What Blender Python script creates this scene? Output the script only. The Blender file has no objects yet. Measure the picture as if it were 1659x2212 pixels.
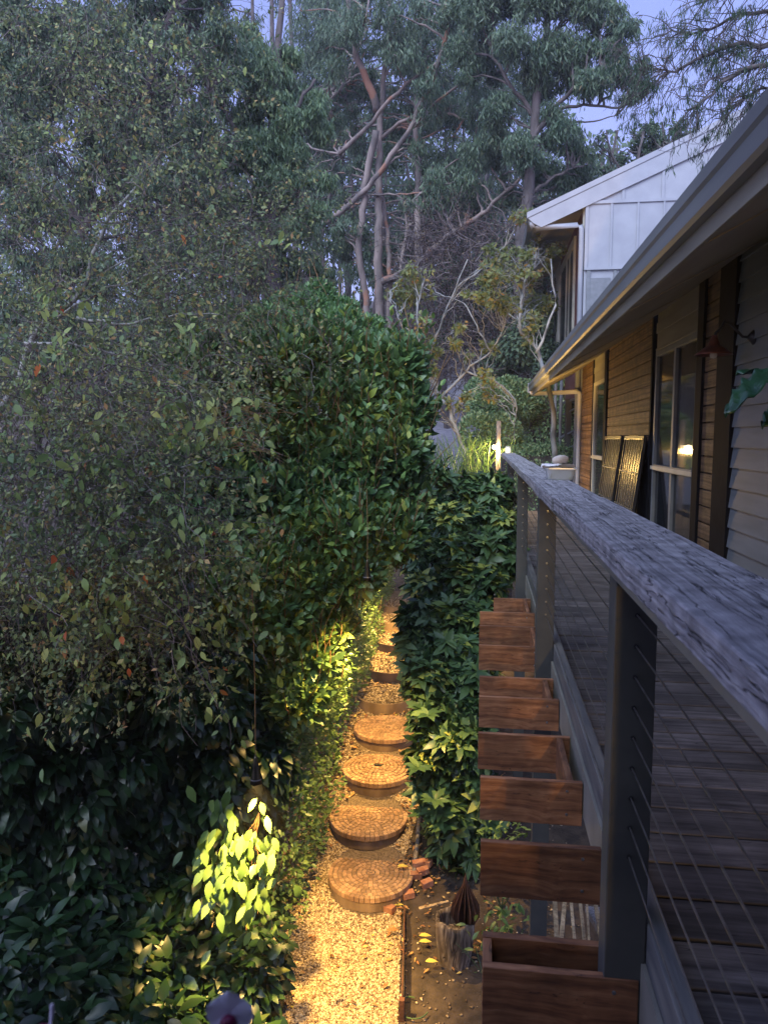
import bpy, math, random
import numpy as np
from mathutils import Vector
random.seed(7); RS = np.random.RandomState(11)
R = math.radians
scene = bpy.context.scene
C = scene.collection
# ------------------------------------------------------------------ camera
CZ = 4.0
cam_d = bpy.data.cameras.new('camera'); cam = bpy.data.objects.new('camera', cam_d); C.objects.link(cam)
cam.location = (0, 0, CZ)
PITCH, YAW = math.atan(160/1600), math.atan(.13625*math.cos(math.atan(.1)))
cam.rotation_euler = (math.pi/2-PITCH, 0, YAW)
cam_d.sensor_fit = 'HORIZONTAL'; cam_d.sensor_width = 36; cam_d.lens = 36*1600/1659
cam_d.clip_start = .05; cam_d.clip_end = 500
cam_d.dof.use_dof = True; cam_d.dof.focus_distance = 6.5; cam_d.dof.aperture_fstop = 13
scene.camera = cam
SKY_BACK, SUN_E = 2.8, 4.0
# ------------------------------------------------------------------ world (dusk)
w = bpy.data.worlds.new('World'); scene.world = w; w.use_nodes = True
nt = w.node_tree; nt.nodes.clear()
sky = nt.nodes.new('ShaderNodeTexSky'); sky.sky_type = 'NISHITA'; sky.sun_disc = False
sky.sun_elevation = R(3); sky.sun_rotation = R(200); sky.ozone_density = 4; sky.air_density = 1.0; sky.dust_density = .3
tint = nt.nodes.new('ShaderNodeMix'); tint.data_type = 'RGBA'; tint.blend_type = 'MULTIPLY'; tint.inputs[0].default_value = 1
tint.inputs[7].default_value = (1.0, .98, 1.45, 1)
bg = nt.nodes.new('ShaderNodeBackground'); bg.inputs[1].default_value = .15
out = nt.nodes.new('ShaderNodeOutputWorld')
nt.links.new(sky.outputs[0], tint.inputs[6]); nt.links.new(tint.outputs[2], bg.inputs[0])
# dusk veil: blue violet above, paler pink violet near the horizon, afterglow behind the viewer
tcw = nt.nodes.new('ShaderNodeTexCoord'); sep = nt.nodes.new('ShaderNodeSeparateXYZ'); nt.links.new(tcw.outputs['Generated'], sep.inputs[0])
def wramp(stops, src):
    r = nt.nodes.new('ShaderNodeValToRGB'); e = r.color_ramp.elements
    e[0].position, e[0].color = stops[0]; e[1].position, e[1].color = stops[-1]
    for p, c in stops[1:-1]: x = e.new(p); x.color = c
    nt.links.new(src, r.inputs[0]); return r
up_ = wramp([(0, (.46,.43,.66,1)), (.22, (.50,.49,.78,1)), (.5, (.33,.38,.74,1)), (1, (.36,.44,.82,1))], sep.outputs['Z'])
mry = nt.nodes.new('ShaderNodeMapRange'); mry.inputs[1].default_value = .3; mry.inputs[2].default_value = -.8; mry.inputs[3].default_value = 1.0; mry.inputs[4].default_value = SKY_BACK
nt.links.new(sep.outputs['Y'], mry.inputs[0])
bg2 = nt.nodes.new('ShaderNodeBackground'); nt.links.new(up_.outputs[0], bg2.inputs[0]); nt.links.new(mry.outputs[0], bg2.inputs[1])
adds = nt.nodes.new('ShaderNodeAddShader'); nt.links.new(bg.outputs[0], adds.inputs[0]); nt.links.new(bg2.outputs[0], adds.inputs[1]); nt.links.new(adds.outputs[0], out.inputs[0])
sun_d = bpy.data.lights.new('dusk_glow', 'SUN'); sun_d.energy = SUN_E; sun_d.angle = R(42); sun_d.color = (.80, .90, 1.0)
sun = bpy.data.objects.new('dusk_glow', sun_d); C.objects.link(sun); sun.rotation_euler = (R(48), 0, R(-22))
scene.view_settings.view_transform = 'Standard'; scene.view_settings.look = 'None'
scene.view_settings.exposure = 0; scene.view_settings.gamma = 1
scene.cycles.max_bounces = 6; scene.cycles.diffuse_bounces = 3; scene.cycles.transparent_max_bounces = 8
scene.cycles.sample_clamp_indirect = 3
WARM = (1, .60, .165)
# lamp powers (W); each light is made in its lamp's builder below
P_PATH, P_FAR, P_CONE, P_IVY, P_RAIL, P_DECK = 430, 1300, 950, 330, 120, 215

# ------------------------------------------------------------------ pixel helpers (photo at 1659 x 2212)
_r = np.array([math.cos(YAW), math.sin(YAW), 0.])
_f = np.array([-math.sin(YAW)*math.cos(PITCH), math.cos(YAW)*math.cos(PITCH), -math.sin(PITCH)])
_u = np.cross(_r, _f)
def ray(px, py): return _f + (px-829.5)/1600*_r - (py-1106)/1600*_u
def at(px, py, Y):
    d = ray(px, py); return np.array([0, 0, CZ]) + d*(Y/d[1])
def onX(px, py, X):
    d = ray(px, py); return np.array([0, 0, CZ]) + d*(X/d[0])
def onZ(px, py, Z):
    d = ray(px, py); return np.array([0, 0, CZ]) + d*((Z-CZ)/d[2])

# ------------------------------------------------------------------ materials
def new_mat(name):
    m = bpy.data.materials.new(name); m.use_nodes = True
    n = m.node_tree; b = n.nodes['Principled BSDF']; return m, n, b
def col(c): return (c[0], c[1], c[2], 1)
def ramp(n, stops):
    r = n.nodes.new('ShaderNodeValToRGB'); e = r.color_ramp.elements
    e[0].position, e[0].color = stops[0][0], col(stops[0][1]); e[1].position, e[1].color = stops[-1][0], col(stops[-1][1])
    for p, c in stops[1:-1]:
        x = e.new(p); x.color = col(c)
    return r
def m_noise(name, c1, c2, scale=8, rough=.7, bump=.1, stretch=(1,1,1), detail=6, metal=0, lo=.35, hi=.65, bscale=None, attr=0., spots=None):
    m, n, b = new_mat(name)
    tc = n.nodes.new('ShaderNodeTexCoord'); mp = n.nodes.new('ShaderNodeMapping'); mp.inputs[3].default_value = stretch
    n.links.new(tc.outputs['Object'], mp.inputs[0])
    nz = n.nodes.new('ShaderNodeTexNoise'); nz.inputs['Scale'].default_value = scale; nz.inputs['Detail'].default_value = detail
    n.links.new(mp.outputs[0], nz.inputs['Vector'])
    rp = ramp(n, [(lo, c1), (hi, c2)]); n.links.new(nz.outputs[0], rp.inputs[0]); o = rp.outputs[0]
    if attr:
        at_ = n.nodes.new('ShaderNodeAttribute'); at_.attribute_name = 'rnd'
        mr = n.nodes.new('ShaderNodeMapRange'); mr.inputs[3].default_value = 1-attr; mr.inputs[4].default_value = 1+attr*.6
        n.links.new(at_.outputs['Fac'], mr.inputs[0])
        hm = n.nodes.new('ShaderNodeHueSaturation'); n.links.new(mr.outputs[0], hm.inputs['Value']); n.links.new(o, hm.inputs['Color']); o = hm.outputs[0]
    if spots:
        s2 = n.nodes.new('ShaderNodeTexNoise'); s2.inputs['Scale'].default_value = spots[0]; s2.inputs['Detail'].default_value = 3
        n.links.new(tc.outputs['Object'], s2.inputs['Vector'])
        r2 = ramp(n, [(spots[1], (0,0,0)), (spots[1]+.05, (1,1,1))]); n.links.new(s2.outputs[0], r2.inputs[0])
        mx = n.nodes.new('ShaderNodeMix'); mx.data_type = 'RGBA'; n.links.new(r2.outputs[0], mx.inputs[0]); n.links.new(o, mx.inputs[6])
        mx.inputs[7].default_value = col(spots[2]); o = mx.outputs[2]
    n.links.new(o, b.inputs['Base Color']); b.inputs['Roughness'].default_value = rough; b.inputs['Metallic'].default_value = metal
    if bump:
        nb = n.nodes.new('ShaderNodeTexNoise'); nb.inputs['Scale'].default_value = bscale or scale*3; nb.inputs['Detail'].default_value = 5
        n.links.new(mp.outputs[0], nb.inputs['Vector'])
        bp = n.nodes.new('ShaderNodeBump'); bp.inputs['Strength'].default_value = bump; bp.inputs['Distance'].default_value = .02
        n.links.new(nb.outputs[0], bp.inputs['Height']); n.links.new(bp.outputs[0], b.inputs['Normal'])
    return m
def m_wood(name, dark, mid, light, axis='Y', scale=1., rough=.65, bump=.4, cracks=0., attr=0., warp=.06, along=1.3):
    """stretched grain with knots-like swirls and optional weather cracks"""
    m, n, b = new_mat(name); L = n.links
    tc = n.nodes.new('ShaderNodeTexCoord'); mp = n.nodes.new('ShaderNodeMapping')
    s = [16*scale]*3; s['XYZ'.index(axis)] = along*scale; mp.inputs[3].default_value = s
    big = n.nodes.new('ShaderNodeTexNoise'); big.inputs['Scale'].default_value = 2.6*scale; big.inputs['Detail'].default_value = 2
    L.new(tc.outputs['Object'], big.inputs['Vector'])
    add = n.nodes.new('ShaderNodeVectorMath'); add.operation = 'MULTIPLY_ADD'; add.inputs[1].default_value = (warp,)*3
    L.new(big.outputs['Color'], add.inputs[0]); L.new(tc.outputs['Object'], add.inputs[2]); L.new(add.outputs[0], mp.inputs[0])
    g = n.nodes.new('ShaderNodeTexNoise'); g.inputs['Scale'].default_value = 1.6; g.inputs['Detail'].default_value = 9; g.inputs['Roughness'].default_value = .62
    L.new(mp.outputs[0], g.inputs['Vector'])
    rp = ramp(n, [(.33, dark), (.5, mid), (.68, light)]); L.new(g.outputs[0], rp.inputs[0]); o = rp.outputs[0]
    pt = n.nodes.new('ShaderNodeTexNoise'); pt.inputs['Scale'].default_value = 4*scale; pt.inputs['Detail'].default_value = 4; L.new(tc.outputs['Object'], pt.inputs['Vector'])
    mr0 = n.nodes.new('ShaderNodeMapRange'); mr0.inputs[1].default_value = .3; mr0.inputs[2].default_value = .7; mr0.inputs[3].default_value = .6; mr0.inputs[4].default_value = 1.3
    L.new(pt.outputs[0], mr0.inputs[0])
    hs = n.nodes.new('ShaderNodeHueSaturation'); L.new(o, hs.inputs['Color']); L.new(mr0.outputs[0], hs.inputs['Value']); o = hs.outputs[0]
    if attr:
        a = n.nodes.new('ShaderNodeAttribute'); a.attribute_name = 'rnd'
        mr = n.nodes.new('ShaderNodeMapRange'); mr.inputs[3].default_value = 1-attr; mr.inputs[4].default_value = 1+attr; L.new(a.outputs['Fac'], mr.inputs[0])
        h2 = n.nodes.new('ShaderNodeHueSaturation'); L.new(mr.outputs[0], h2.inputs['Value']); L.new(o, h2.inputs['Color']); o = h2.outputs[0]
    hgt = g.outputs[0]
    if cracks:
        m2 = n.nodes.new('ShaderNodeMapping'); s2 = [8*scale]*3; s2['XYZ'.index(axis)] = .3*scale; m2.inputs[3].default_value = s2; L.new(add.outputs[0], m2.inputs[0])
        k = n.nodes.new('ShaderNodeTexNoise'); k.inputs['Scale'].default_value = 1.1; k.inputs['Detail'].default_value = 3; L.new(m2.outputs[0], k.inputs['Vector'])
        sb = n.nodes.new('ShaderNodeMath'); sb.operation = 'SUBTRACT'; sb.inputs[1].default_value = .5; L.new(k.outputs[0], sb.inputs[0])
        ab = n.nodes.new('ShaderNodeMath'); ab.operation = 'ABSOLUTE'; L.new(sb.outputs[0], ab.inputs[0])
        rc = ramp(n, [(0, (0,0,0)), (.006*cracks, (.3,.3,.3)), (.014*cracks, (1,1,1))]); L.new(ab.outputs[0], rc.inputs[0])
        mx = n.nodes.new('ShaderNodeMix'); mx.data_type = 'RGBA'; mx.blend_type = 'MULTIPLY'; mx.inputs[0].default_value = .85
        L.new(o, mx.inputs[6]); L.new(rc.outputs[0], mx.inputs[7]); o = mx.outputs[2]
        mm = n.nodes.new('ShaderNodeMath'); mm.operation = 'ADD'; L.new(rc.outputs[0], mm.inputs[0]); L.new(g.outputs[0], mm.inputs[1]); hgt = mm.outputs[0]
    L.new(o, b.inputs['Base Color']); b.inputs['Roughness'].default_value = rough
    bp = n.nodes.new('ShaderNodeBump'); bp.inputs['Strength'].default_value = bump; bp.inputs['Distance'].default_value = .006
    L.new(hgt, bp.inputs['Height']); L.new(bp.outputs[0], b.inputs['Normal'])
    return m
def m_leaf(name, stops, rough=.4, trans=.25, spec=.5):
    m, n, b = new_mat(name); L = n.links
    a = n.nodes.new('ShaderNodeAttribute'); a.attribute_name = 'rnd'
    rp = ramp(n, stops); L.new(a.outputs['Fac'], rp.inputs[0])
    L.new(rp.outputs[0], b.inputs['Base Color']); b.inputs['Roughness'].default_value = rough; b.inputs['Specular IOR Level'].default_value = spec
    if trans:
        t = n.nodes.new('ShaderNodeBsdfTranslucent'); mx = n.nodes.new('ShaderNodeMixShader'); mx.inputs[0].default_value = trans
        hs = n.nodes.new('ShaderNodeHueSaturation'); hs.inputs['Value'].default_value = 1.6; hs.inputs['Hue'].default_value = .485; L.new(rp.outputs[0], hs.inputs['Color']); L.new(hs.outputs[0], t.inputs[0])
        L.new(b.outputs[0], mx.inputs[1]); L.new(t.outputs[0], mx.inputs[2]); L.new(mx.outputs[0], n.nodes['Material Output'].inputs[0])
    return m
def m_glass(name, c, rough=.05, alpha=.35):
    m, n, b = new_mat(name); b.inputs['Base Color'].default_value = col(c); b.inputs['Roughness'].default_value = rough
    b.inputs['Alpha'].default_value = alpha; b.inputs['Specular IOR Level'].default_value = .6
    return m
def m_emit(name, c, s):
    m, n, b = new_mat(name); b.inputs['Emission Color'].default_value = col(c); b.inputs['Emission Strength'].default_value = s
    b.inputs['Base Color'].default_value = col(c); return m

M = {}
M['rail'] = m_wood('weathered_rail_timber', (.15,.14,.143), (.31,.298,.305), (.45,.44,.445), 'Y', 5.0, .9, .8, .9, warp=.012, along=.13)
M['deck'] = m_wood('deck_board_timber', (.04,.035,.034), (.088,.077,.074), (.145,.13,.125), 'X', 1.6, .8, .4, .3, .35, warp=.03, along=.6)
M['jarrah'] = m_wood('oiled_red_timber', (.12,.045,.02), (.25,.10,.042), (.37,.175,.08), 'X', 2.0, .65, .3, .2, .3, along=.8)
M['jarrah_end'] = m_wood('oiled_red_timber_along', (.12,.045,.02), (.25,.10,.042), (.37,.175,.08), 'Y', 2.0, .65, .3, .2, .3, along=.8)
M['clad'] = m_wood('golden_cladding_timber', (.06,.03,.014), (.17,.095,.045), (.29,.18,.09), 'Y', 1.6, .65, .3, .3, .14, warp=.03, along=.1)
M['sticks'] = m_wood('split_firewood', (.25,.16,.08), (.5,.36,.2), (.65,.5,.3), 'Z', 2, .8, .5, 0, .25)
M['oldwood'] = m_wood('grey_post_timber', (.08,.07,.065), (.2,.17,.15), (.33,.29,.26), 'Z', 1.5, .8, .6, .6)
M['stump'] = m_wood('stump_bark', (.03,.022,.016), (.15,.11,.08), (.36,.29,.22), 'Z', 1.6, .9, 1.0, .9)
M['olive'] = m_noise('olive_grey_paint', (.17,.165,.14), (.24,.23,.19), 5, .55, .05)
M['steel'] = m_noise('charcoal_steel', (.055,.056,.055), (.085,.084,.075), 6, .62, .05)
M['beam'] = m_noise('edge_beam_paint', (.08,.085,.09), (.17,.165,.15), 5, .6, .15, (6,.6,6))
M['cable'] = m_noise('cable_steel', (.09,.085,.08), (.16,.15,.135), 30, .45, 0, metal=.6)
M['darktrim'] = m_noise('black_trim_paint', (.006,.006,.008), (.011,.011,.013), 9, .7, .1)
M['wboard'] = m_noise('weatherboard_paint', (.15,.165,.17), (.21,.225,.23), 3, .55, .08, (1,.4,3))
M['cream'] = m_noise('cream_paint', (.42,.40,.33), (.52,.49,.40), 4, .5, .06)
M['gutter'] = m_noise('gutter_paint', (.15,.16,.17), (.20,.21,.22), 3, .45, .04, (3,.3,3))
M['fascia'] = m_noise('fascia_paint', (.20,.185,.15), (.27,.25,.20), 3, .55, .08, (3,.4,3))
M['soffit'] = m_noise('soffit_sheet', (.26,.23,.18), (.34,.30,.235), 2.5, .7, .06, (1,.4,1))
M['white'] = m_noise('white_paint', (.28,.29,.32), (.33,.34,.37), 3, .5, .04)
M['pipe'] = m_noise('downpipe_paint', (.55,.53,.52), (.66,.63,.61), 6, .4, .03)
M['redwall'] = m_noise('oxide_red_boards', (.12,.04,.035), (.2,.07,.055), 5, .7, .2, (1,8,.5))
M['roof'] = m_noise('roof_steel', (.12,.13,.15), (.17,.18,.2), 4, .4, .05)
M['pane'] = m_glass('window_pane', (.03,.035,.04), .05, .6)
M['curtain'] = m_noise('curtain_cloth', (.25,.27,.28), (.4,.41,.41), 6, .9, .1, (1,14,.4))
M['dark'] = m_noise('shade_black', (.01,.01,.012), (.02,.02,.022), 4, .8, 0)  # near-black paints in the shade of deck gaps and undercroft
M['blackgloss'] = m_noise('black_gloss', (.004,.004,.005), (.008,.008,.008), 6, .25, 0)
M['bars'] = m_noise('grille_wire', (.35,.34,.3), (.5,.48,.42), 20, .3, 0, metal=.9)
M['copper'] = m_noise('aged_copper_shade', (.12,.045,.03), (.28,.10,.06), 10, .4, .05, metal=.6)
M['black'] = m_noise('black_iron', (.012,.012,.014), (.025,.025,.028), 12, .45, .05)
M['brass'] = m_noise('brass_lamp_body', (.05,.045,.035), (.12,.10,.06), 14, .35, .02, metal=.8)
M['rust'] = m_noise('rusted_steel', (.05,.022,.013), (.13,.05,.025), 12, .8, .3)
M['brick'] = m_noise('sandstone_paver', (.27,.155,.085), (.40,.25,.14), 5, .85, .35, attr=.38, bscale=60)
M['mortar'] = m_noise('paver_joint_sand', (.10,.07,.045), (.16,.12,.08), 30, .95, .3)
M['concrete'] = m_noise('brown_concrete_ring', (.13,.085,.05), (.24,.165,.10), 5, .85, .3, (1,1,.3))
M['redbrick'] = m_noise('broken_clay_brick', (.32,.12,.06), (.48,.24,.14), 16, .85, .4, attr=.3)
M['slab'] = m_noise('pale_step_stone', (.45,.42,.36), (.6,.56,.5), 7, .8, .2)
M['pebble'] = m_leaf('gravel_stone', [(0,(.08,.05,.03)), (.3,(.20,.145,.09)), (.6,(.33,.25,.16)), (1,(.55,.44,.30))], .85, 0, .3)
M['litter'] = m_leaf('fallen_leaf', [(0,(.10,.05,.025)), (.4,(.26,.12,.05)), (.75,(.42,.24,.09)), (.93,(.55,.42,.18)), (1,(.65,.55,.08))], .7, .1, .3)
M['soil'] = m_noise('dark_soil', (.028,.02,.014), (.07,.05,.035), 9, .95, .6, detail=9, bscale=40)
M['gravelbed'] = m_noise('gravel_bed', (.10,.07,.045), (.24,.18,.12), 60, .95, .8, detail=8)
M['road'] = m_noise('driveway_surface', (.20,.19,.20), (.30,.285,.30), 6, .9, .2)
M['bark'] = m_noise('eucalyptus_bark', (.10,.085,.08), (.27,.215,.19), 3.2, .85, .6, (1,1,.35), spots=(1.3,.58,(.27,.14,.09)))
M['barkdark'] = m_noise('dark_bark', (.045,.038,.035), (.12,.10,.095), 5, .9, .5, (1,1,.3))
M['barkgrey'] = m_noise('lichen_bark', (.13,.13,.12), (.36,.36,.33), 7, .9, .5, (1,1,.4))
M['twig'] = m_leaf('fine_twig', [(0,(.05,.035,.035)), (.6,(.13,.10,.10)), (1,(.25,.22,.21))], .8, 0, .2)
M['stemtan'] = m_leaf('tan_stem', [(0,(.16,.09,.04)), (1,(.32,.20,.09))], .7, 0, .3)
M['camellia'] = m_leaf('camellia_leaf', [(0, (0.057, 0.122, 0.047)), (0.6, (0.122, 0.23, 0.079)), (0.82, (0.187, 0.316, 0.093)), (0.9, (0.345, 0.446, 0.086)), (1, (0.46, 0.5, 0.115))], .38, .25, .5)
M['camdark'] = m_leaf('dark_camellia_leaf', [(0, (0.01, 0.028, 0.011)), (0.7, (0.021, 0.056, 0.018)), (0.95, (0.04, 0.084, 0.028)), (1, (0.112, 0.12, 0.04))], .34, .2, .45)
M['ivy'] = m_leaf('creeper_leaf', [(0,(.06,.12,.035)), (.7,(.11,.2,.06)), (1,(.2,.3,.09))], .4, .25, .5)
M['rhodo'] = m_leaf('rhododendron_leaf', [(0, (0.052, 0.111, 0.039)), (0.7, (0.111, 0.195, 0.065)), (0.88, (0.182, 0.273, 0.078)), (0.95, (0.364, 0.416, 0.078)), (1, (0.442, 0.468, 0.091))], .4, .2, .5)
M['weep'] = m_leaf('weeping_tree_leaf', [(0, (0.114, 0.19, 0.076)), (0.5, (0.24, 0.342, 0.114)), (0.93, (0.405, 0.455, 0.139)), (0.97, (0.43, 0.304, 0.089)), (1, (0.5, 0.114, 0.038))], .5, .35, .4)
M['tiny'] = m_leaf('tiny_leaf', [(0, (0.084, 0.126, 0.063)), (0.6, (0.182, 0.238, 0.112)), (0.9, (0.308, 0.322, 0.126)), (1, (0.392, 0.238, 0.112))], .6, .2, .3)
M['euca'] = m_leaf('eucalyptus_leaf', [(0, (0.033, 0.068, 0.042)), (0.6, (0.083, 0.135, 0.075)), (0.92, (0.15, 0.21, 0.112)), (1, (0.3, 0.195, 0.105))], .5, .15, .4)
M['euca2'] = m_leaf('drooping_green_leaf', [(0, (0.051, 0.102, 0.055)), (0.6, (0.116, 0.189, 0.087)), (1, (0.203, 0.275, 0.116))], .5, .15, .4)
M['darkleaf'] = m_leaf('dark_tree_leaf', [(0, (0.034, 0.065, 0.042)), (0.6, (0.076, 0.123, 0.068)), (1, (0.162, 0.209, 0.104))], .55, .15, .3)
M['shrub'] = m_leaf('shrub_leaf', [(0, (0.039, 0.098, 0.033)), (0.6, (0.091, 0.195, 0.058)), (1, (0.169, 0.286, 0.091))], .45, .25, .4)
M['clip'] = m_leaf('clipped_hedge_leaf', [(0, (0.074, 0.147, 0.069)), (0.6, (0.196, 0.32, 0.147)), (1, (0.419, 0.5, 0.246))], .5, .2, .4)
M['maple'] = m_leaf('maple_leaf', [(0,(.09,.13,.05)), (.6,(.19,.22,.075)), (.9,(.30,.25,.07)), (1,(.40,.17,.05))], .55, .3, .3)
M['brown'] = m_leaf('dry_leaf', [(0,(.07,.055,.045)), (.6,(.14,.11,.08)), (1,(.22,.17,.10))], .7, .15, .2)
M['monstera'] = m_noise('split_leaf_green', (.012,.05,.025), (.03,.10,.045), 7, .3, .1)
M['petal'] = m_noise('orchid_petal', (.75,.7,.88), (.92,.9,.97), 20, .6, .05)
M['petaldark'] = m_noise('orchid_lip', (.12,.0,.03), (.2,.01,.06), 20, .5, 0)
M['stemgreen'] = m_noise('green_stem', (.04,.08,.03), (.07,.12,.04), 20, .5, 0)
M['tub'] = m_glass('clear_plastic', (.7,.75,.8), .15, .35)
M['cloth'] = m_noise('crumpled_paper', (.62,.6,.6), (.78,.76,.76), 14, .8, .5)
M['terracotta'] = m_noise('plastic_pot', (.05,.05,.055), (.08,.08,.085), 6, .6, .02)
M['bulb'] = m_emit('lit_bulb', (1,.86,.6), 70)
M['bulboff'] = m_glass('clear_bulb', (.8,.78,.75), .05, .4)
for k_ in ('blackgloss', 'darktrim'): M[k_].node_tree.nodes['Principled BSDF'].inputs['Specular IOR Level'].default_value = .12
M['screw'] = m_noise('screw_zinc', (.4,.4,.4), (.6,.6,.6), 30, .35, 0, metal=.9)

# ------------------------------------------------------------------ object helpers
def tag(o, label=None, cat=None, group=None, kind=None):
    if label: o['label'] = label
    if cat: o['category'] = cat
    if group: o['group'] = group
    if kind: o['kind'] = kind
    return o
def thing(name, loc, label, cat, group=None):
    o = bpy.data.objects.new(name, None); C.objects.link(o); o.location = tuple(float(v) for v in loc); o.empty_display_size = .1
    return tag(o, label, cat, group)
class MB:
    def __init__(s): s.V = []; s.F = []; s.A = []; s.r = .5
    def add(s, vs, fs):
        k = len(s.V); s.V += [tuple(map(float, v)) for v in vs]; s.F += [tuple(k+i for i in f) for f in fs]; s.A += [s.r]*len(vs); return s
    def box(s, x0, x1, y0, y1, z0, z1):
        return s.add([(x0,y0,z0),(x1,y0,z0),(x1,y1,z0),(x0,y1,z0),(x0,y0,z1),(x1,y0,z1),(x1,y1,z1),(x0,y1,z1)],
                     [(0,3,2,1),(4,5,6,7),(0,1,5,4),(1,2,6,5),(2,3,7,6),(3,0,4,7)])
    def obox(s, c, X, Y, Z):   # centre and three half-axis vectors
        c, X, Y, Z = (np.array(a, float) for a in (c, X, Y, Z))
        vs = [c+a*X+b*Y+d*Z for d in (-1,1) for a, b in ((-1,-1),(1,-1),(1,1),(-1,1))]
        return s.add(vs, [(0,3,2,1),(4,5,6,7),(0,1,5,4),(1,2,6,5),(2,3,7,6),(3,0,4,7)])
    def bar(s, a, b, w, h=None):
        a, b = np.array(a, float), np.array(b, float); h = h or w; d = b-a; L = np.linalg.norm(d); d /= L
        up = np.array([0,0,1.]) if abs(d[2]) < .95 else np.array([0,1.,0]); X = np.cross(d, up); X /= np.linalg.norm(X); Z = np.cross(X, d)
        return s.obox((a+b)/2, X*w/2, d*L/2, Z*h/2)
    def tube(s, pts, rad, n=8, cap=True):
        P = [np.array(p, float) for p in pts]; rad = rad if hasattr(rad, '__len__') else [rad]*len(P)
        vs = []; ref = None
        for i, p in enumerate(P):
            d = P[min(i+1, len(P)-1)]-P[max(i-1, 0)]; d /= (np.linalg.norm(d)+1e-9)
            if ref is None: ref = np.array([0,0,1.]) if abs(d[2]) < .9 else np.array([1.,0,0])
            X = np.cross(d, ref); X /= (np.linalg.norm(X)+1e-9); Y = np.cross(d, X); ref = -Y if False else ref
            for k in range(n):
                a = 2*math.pi*k/n; vs.append(p+rad[i]*(math.cos(a)*X+math.sin(a)*Y))
        fs = [(i*n+k, i*n+(k+1)%n, (i+1)*n+(k+1)%n, (i+1)*n+k) for i in range(len(P)-1) for k in range(n)]
        if cap: fs += [tuple(range(n))[::-1], tuple((len(P)-1)*n+k for k in range(n))]
        return s.add(vs, fs)
    def lathe(s, prof, c=(0,0,0), n=24):
        vs = [(c[0]+r*math.cos(2*math.pi*k/n), c[1]+r*math.sin(2*math.pi*k/n), c[2]+z) for r, z in prof for k in range(n)]
        fs = [(i*n+k, i*n+(k+1)%n, (i+1)*n+(k+1)%n, (i+1)*n+k) for i in range(len(prof)-1) for k in range(n)]
        return s.add(vs, fs)
    def prism(s, poly, axis, a0, a1):   # polygon in the other two axes, swept along axis
        def mk(p, a):
            return (a, p[0], p[1]) if axis == 'X' else (p[0], a, p[1]) if axis == 'Y' else (p[0], p[1], a)
        n = len(poly); vs = [mk(p, a0) for p in poly]+[mk(p, a1) for p in poly]
        return s.add(vs, [tuple(range(n)), tuple(range(2*n-1, n-1, -1))]+[(i, i+n, (i+1)%n+n, (i+1)%n) for i in range(n)])
    def build(s, name, mat, parent=None, bevel=0, smooth=False, fixn=True):
        return link(name, np.array(s.V), s.F, np.array(s.A), mat, parent, bevel, smooth, fixn)
def link(name, V, F, A, mat, parent=None, bevel=0, smooth=False, fixn=False):
    me = bpy.data.meshes.new(name)
    if parent is not None: V = V-np.array(parent_world(parent))
    if isinstance(F, np.ndarray):   # uniform polygons
        nf, k = F.shape
        me.vertices.add(len(V)); me.vertices.foreach_set('co', V.astype(np.float32).ravel())
        me.loops.add(nf*k); me.loops.foreach_set('vertex_index', F.astype(np.int32).ravel())
        me.polygons.add(nf); me.polygons.foreach_set('loop_start', np.arange(0, nf*k, k, dtype=np.int32))
        me.update(calc_edges=True)
    else:
        me.from_pydata([tuple(v) for v in V], [], F)
        if fixn:
            import bmesh
            bm = bmesh.new(); bm.from_mesh(me); bmesh.ops.recalc_face_normals(bm, faces=bm.faces); bm.to_mesh(me); bm.free()
    if A is not None and len(A) == len(me.vertices):
        at_ = me.attributes.new('rnd', 'FLOAT', 'POINT'); at_.data.foreach_set('value', np.asarray(A, dtype=np.float32))
    if smooth: me.polygons.foreach_set('use_smooth', np.ones(len(me.polygons), dtype=bool))
    me.materials.append(mat)
    o = bpy.data.objects.new(name, me); C.objects.link(o)
    if parent is not None: o.parent = parent
    if bevel:
        b = o.modifiers.new('bevel', 'BEVEL'); b.width = bevel; b.segments = 2; b.limit_method = 'ANGLE'
    return o
def parent_world(p):
    v = np.array(p.location[:]);
    while p.parent: p = p.parent; v = v+np.array(p.location[:])
    return v
def spot(name, loc, target, power, size, blend=.5, rad=.03, color=WARM):
    l = bpy.data.lights.new(name, 'SPOT'); l.energy = power; l.color = color; l.spot_size = R(size); l.spot_blend = blend; l.shadow_soft_size = rad
    o = bpy.data.objects.new(name, l); C.objects.link(o); o.location = loc
    o.rotation_euler = (Vector(target)-Vector(loc)).to_track_quat('-Z', 'Y').to_euler(); return o
def point(name, loc, power, rad=.04, color=WARM):
    l = bpy.data.lights.new(name, 'POINT'); l.energy = power; l.color = color; l.shadow_soft_size = rad
    o = bpy.data.objects.new(name, l); C.objects.link(o); o.location = loc; return o

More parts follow.
